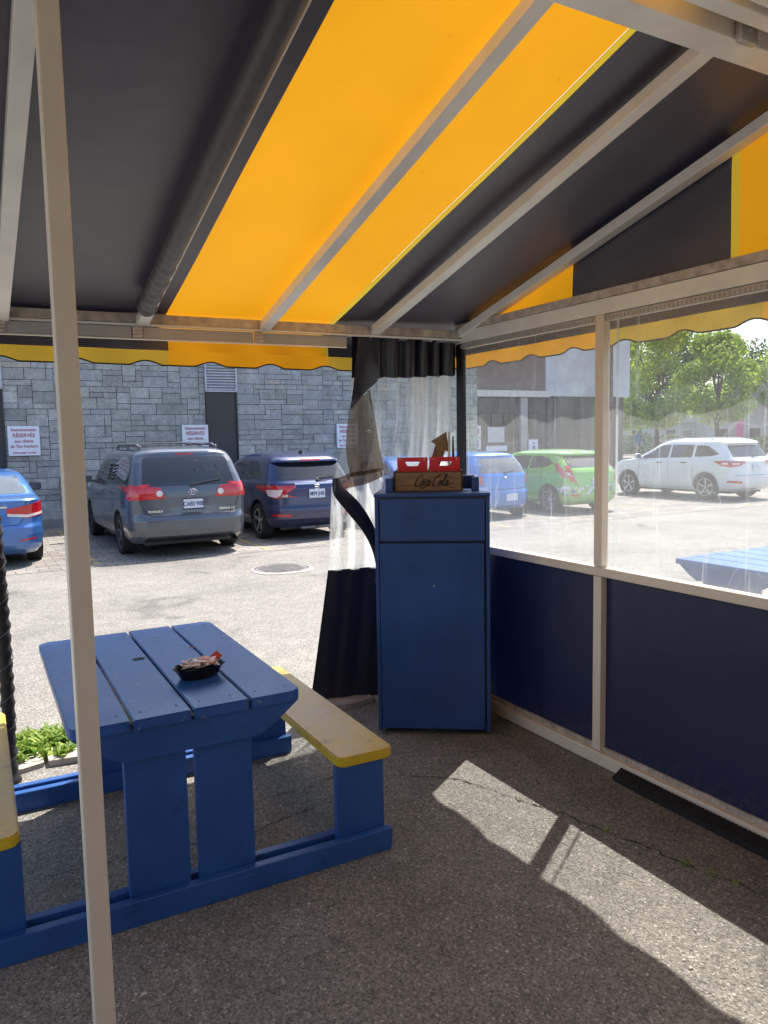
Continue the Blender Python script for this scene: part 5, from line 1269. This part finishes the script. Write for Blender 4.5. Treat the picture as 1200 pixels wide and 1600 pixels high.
for i, (x, z, w_, h_, m) in enumerate(((20.25, 2.05, .62, .55, 'sign_white'), (20.25, 1.50, .62, .50, 'sign_white'), (23.6, 1.25, .55, .8, 'sign_white'))):
    lab = ('small white notice with a red ring, upper sign on the shop pilaster', 'small white notice with a blue square, just below the red-ring notice', 'white notice with a blue figure beside the shop door')[i]
    s = thing('notice', lab, 'sign', (x, 27.98, z)); obj('board', box((-w_/2, -.02, -h_/2), (w_/2, .02, h_/2)), m, s)
    bm = bmesh.new()
    if i == 0: add_tube(bm, [(math.cos(q)*.18, -.03, math.sin(q)*.18) for q in np.linspace(0, 2*math.pi, 20)], .025, 6); add_tube(bm, [(-.12, -.03, .12), (.12, -.03, -.12)], .02, 6); obj('ring_symbol', bm, 'sign_red', s)
    elif i == 1: add_box(bm, (-.17, -.03, -.16), (.17, -.021, .16)); obj('blue_square', bm, 'sign_blue', s)
    else: add_box(bm, (-.05, -.03, -.25), (.12, -.021, .1)); add_tube(bm, [(0, -.025, .22), (.02, -.025, .22)], .06, 8); obj('blue_figure', bm, 'sign_blue', s)
wd = thing('shop_poster', 'pale green poster panel behind the shop glass', 'poster', (21.5, 28.04, 1.9)); 
obj('sheet', box((-.5, -.01, -.35), (.45, .01, .35)), 'louvre', wd); obj('strip', box((-.6, -.012, -.75), (.6, .012, -.5)), 'sign_white', wd)
O3 = (29, 28.4, 0)
b3 = thing('white_clad_building', 'white horizontally clad building with dark ground floor, next to the mauve shop', 'building', O3)
wallbox('upper_wall', (24.47, 28.3, 3.7), (30.2, 38, 9.4), 'white_siding', b3, O3)
wallbox('lower_wall', (24.47, 28.6, 0), (30.1, 38, 3.69), 'dark_panel', b3, O3)
for x in (24.8, 26.9, 29.2): wallbox('column', (x, 28.35, 0), (x+.25, 28.6, 3.69), 'dark_stone', b3, O3)
wallbox('low_wall', (25.2, 28.3, 0), (29, 28.5, .8), 'stucco', b3, O3); wallbox('bench_slab', (27.4, 28.1, .95), (28.8, 28.29, 1.1), 'louvre', b3, O3)
# striped tower/pole
up = thing('utility_pole', 'thick brown wooden utility pole right of the window post', 'pole', (27.75, 27.4, 0))
bm = bmesh.new(); add_tube(bm, [(0, 0, 0), (0, 0, 5), (0, 0, 11)], [.30, .26, .2], 14); obj('shaft', bm, 'pole_wood', up, None, 60)
bm = bmesh.new(); add_box(bm, (-1.2, -.08, 9.6), (1.2, .08, 9.75)); 
for x in (-1.1, -.5, .5, 1.1): add_tube(bm, [(x, 0, 9.75), (x, 0, 9.95)], .05, 8)
obj('cross_arm', bm, 'pole_wood', up)
us = thing('blue_road_sign', 'small round blue sign on a thin pole beyond the white SUV bonnet', 'sign', (47.9, 44, 0))
bm = bmesh.new(); add_tube(bm, [(0, 0, 0), (0, 0, 2.1)], .05, 8); obj('post', bm, 'grey_metal', us)
bm = bmesh.new(); bmesh.ops.create_cone(bm, cap_ends=True, segments=24, radius1=.42, radius2=.42, depth=.04, matrix=Matrix.Translation((0, -.06, 1.45)) @ Matrix.Rotation(R(90), 4, 'X')); obj('disc', bm, 'sign_blue', us)

def at(px, dist):
    """ground point seen at picture column px, dist metres along the view axis"""
    a = -YAW+math.atan((px-600)/F_PX*.998); d = dist/math.cos(math.atan((px-600)/F_PX)); return math.sin(a)*d, math.cos(a)*d
# houses beyond the street
def house(name, label, px, dist, w_, dpt, h_, roof, wmat, rmat, rz=0, wins=3, gable_front=True):
    x, y = at(px, dist); t = thing(name, label, 'house', (x, y, 0), rz)
    obj('wall', box((-w_/2, 0, 0), (w_/2, dpt, h_)), wmat, t)
    bm = bmesh.new()
    if gable_front: add_prism(bm, [(-w_/2-.4, h_+.01), (w_/2+.4, h_+.01), (0, h_+roof)], 'y', -.4, dpt+.3)
    else: add_prism(bm, [(-.5, h_+.01), (dpt+.5, h_+.01), (dpt/2, h_+roof)], 'x', -w_/2-.4, w_/2+.4)
    obj('roof', bm, rmat, t)
    if gable_front:
        bm = bmesh.new(); add_prism(bm, [(-w_/2, h_+.02), (w_/2, h_+.02), (0, h_+roof-.35)], 'y', -.43, -.405); obj('gable_wall', bm, wmat, t)
        bm = bmesh.new(); 
        for s in (-1, 1): add_bar(bm, (s*(w_/2+.4), -.46, h_+.02), (0, -.46, h_+roof+.02), .05, .28)
        obj('bargeboard', bm, 'house_white', t)
    for i in range(wins):
        wx = -w_/2+w_*(i+.5)/wins; f = obj('window', box((wx-.6, -.06, 1.0), (wx+.6, -.005, 2.3)), 'house_white', t)
        obj('pane', box((wx-.5, -.08, 1.1), (wx+.5, -.061, 2.2)), 'dark_glass', f)
    dx = -w_/2+w_*(.5 if wins % 2 == 0 else .33); obj('door', box((dx-.45, -.05, .1), (dx+.45, -.004, 2.1)), 'house_tan', t)
    return t
H0 = R(-38)
house('white_bungalow', 'low white bungalow with a grey roof under the trees, behind the SUV roof', 1075, 82, 14, 9, 2.9, 3.2, 'house_white', 'roof_grey', H0, 4)
house('tan_house', 'pale tan house at far left of the street, half behind the leafy tree', 985, 84, 9, 9, 3.4, 2.8, 'house_tan', 'roof_grey', H0, 2)
house('grey_house', 'grey gabled house at the right edge of the window view', 1180, 76, 9, 9, 4.4, 3.0, 'stucco', 'roof_grey', H0, 3)
house('long_house', 'long pale house beyond the grey gabled one', 1290, 80, 14, 9, 4, 2.6, 'house_tan', 'roof_grey', H0, 4, False)
bx, by = at(1157, 70); k = thing('magenta_banner', 'magenta banner standing in front of the grey house', 'banner', (bx, by, 0), H0)
obj('banner_cloth', box((-.3, -.03, 1.4), (.3, .03, 3.6)), 'magenta', k); obj('banner_pole', box((.31, -.04, 0), (.38, .04, 3.8)), 'grey_metal', k)
bx, by = at(1000, 68); k = thing('white_fence', 'low pale board fence along the far side of the street', 'fence', (bx, by, 0), H0)
bm = bmesh.new()
for i in range(90): add_box(bm, (-12+i*.3, 0, .05), (-12+i*.3+.26, .06, 1.25+.03*(i % 3)))
obj('boards', bm, 'house_white', k); obj('fence_rail', box((-12, .061, .9), (15, .10, 1.0)), 'house_white', k)
# trees
def crown_tree(label, px, dist, h, rad, zb, mat, n=5200, leaf=.26, seed=1, squash=1.0):
    rn = random.Random(seed); x, y = at(px, dist); t = thing('leafy_tree', label, 'tree', (x, y, 0), 0, 'trees along the far street')
    bm = bmesh.new(); add_tube(bm, [(0, 0, 0), (.05, 0, zb*.5), (-.05, .05, zb+.3), (0, 0, h*.75)], [.24, .19, .15, .05], 9)
    lobes = []
    for i in range(26):
        th = rn.uniform(0, 6.28); zz = rn.random(); z = zb+(h-zb)*(.08+.86*zz); env = math.sin(math.pi*(.18+.72*zz))**.75
        rr = rad*env*rn.uniform(.35, .85); lobes.append((Vector((math.cos(th)*rr, math.sin(th)*rr, z)), rad*rn.uniform(.24, .46)))
        if i < 12: add_tube(bm, [(0, 0, zb+(z-zb)*.3), (math.cos(th)*rr*.5, math.sin(th)*rr*.5, zb+(z-zb)*.6), (math.cos(th)*rr, math.sin(th)*rr, z)], [.09, .05, .02], 5)
    obj('trunk', bm, 'bark', t, None, 60)
    bm = bmesh.new()
    for i in range(n):
        c, lr = rn.choice(lobes); d = Vector((rn.gauss(0, 1), rn.gauss(0, 1), rn.gauss(0, 1))).normalized(); q = lr*(rn.random()**.35)*rn.uniform(.9, 1.12)
        p = c+Vector((d.x*q, d.y*q, d.z*q*.8)); s = leaf*rn.uniform(.5, 1.2)
        nrm = (d+Vector((rn.gauss(0, .5), rn.gauss(0, .5), rn.gauss(.4, .5)))).normalized(); a = nrm.orthogonal().normalized(); b = nrm.cross(a); an = rn.uniform(0, 3.14)
        a2 = a*math.cos(an)+b*math.sin(an); b2_ = nrm.cross(a2)
        v = [bm.verts.new(p+a2*s*.5), bm.verts.new(p+b2_*s*.3), bm.verts.new(p-a2*s*.5), bm.verts.new(p-b2_*s*.3+nrm*s*.1)]; bm.faces.new(v)
    obj('crown', bm, mat, t); return t
crown_tree('leafy green tree with bright crown nearest the window post', 1028, 58, 10.6, 3.8, 2.2, 'leaves', 13000, .34, 3)
crown_tree('leafy green tree with rounded crown to the right of the brightest one', 1122, 58, 9.2, 3.2, 2.3, 'leaves', 11500, .32, 5)
crown_tree('darker tall tree rising behind the two bright trees', 1075, 92, 17.0, 5.0, 5, 'leaves_dark', 6500, .5, 7)
crown_tree('distant dark tree above the grey house roof', 1172, 100, 13.5, 5.0, 4, 'leaves_dark', 5500, .5, 9)
crown_tree('tree cut off by the right edge of the picture', 1225, 74, 10.5, 3.6, 3, 'leaves', 5500, .35, 11)
crown_tree('dim tree behind the utility pole', 960, 96, 12, 5.0, 3, 'leaves_dark', 4500, .5, 13)
crown_tree('wide dark tree far beyond the left house', 1000, 110, 13, 6.0, 3, 'leaves_dark', 4500, .6, 15)
for px, dist, sx, lab in ((1000, 66, 2.0, 'clipped shrub at the foot of the bright tree'), (1198, 62, 1.6, 'small green shrub at the right edge above the SUV'), (1048, 76, 1.8, 'dark shrub against the white bungalow')):
    x, y = at(px, dist); rn = random.Random(int(px)); t = thing('garden_shrub', lab, 'shrub', (x, y, 0), 0, 'shrubs in front of the houses'); bm = bmesh.new()
    for i in range(1500):
        d = Vector((rn.gauss(0, 1), rn.gauss(0, 1), abs(rn.gauss(0, 1)))).normalized(); p = Vector((d.x*sx, d.y*sx, .1+d.z*sx*.9))*rn.uniform(.8, 1.05); a = Vector((rn.gauss(0, 1), rn.gauss(0, 1), rn.gauss(0, 1))).normalized(); b = a.orthogonal().normalized(); s = .2
        bm.faces.new([bm.verts.new(p+a*s*.5), bm.verts.new(p+b*s*.4), bm.verts.new(p-a*s*.5), bm.verts.new(p-b*s*.4)])
    obj('foliage', bm, 'leaves_dark', t); bm = bmesh.new(); add_tube(bm, [(0, 0, 0), (0, 0, sx*.6)], .08, 6); obj('stem', bm, 'bark', t)
# far band of woodland closing the horizon
bm = bmesh.new(); rn = random.Random(21)
for i in range(16000):
    a = rn.uniform(R(-40), R(110)); d = rn.uniform(150, 185); hh = 5.5+2.5*math.sin(a*17)+1.5*math.sin(a*41+1)
    p = Vector((math.sin(a)*d, math.cos(a)*d, rn.random()**.7*hh)); n1 = Vector((rn.gauss(0, 1), rn.gauss(0, 1), rn.gauss(0, 1))).normalized(); b = n1.orthogonal().normalized(); s = rn.uniform(.9, 1.8)
    bm.faces.new([bm.verts.new(p+n1*s*.5), bm.verts.new(p+b*s*.4), bm.verts.new(p-n1*s*.5), bm.verts.new(p-b*s*.4)])
tag(obj('distant_woodland', bm, 'leaves_dark'), kind='stuff')
# unseen stand wall behind the photographer, added for its effect on the light
sw = thing('unseen_stand_wall', 'unseen food-stand wall behind the patio, added for its effect on the light', 'building', (.6, -1.3, 0)); obj('wall', box((-4, -2.5, 0), (4, 0, 3.4)), 'stall_wall', sw)
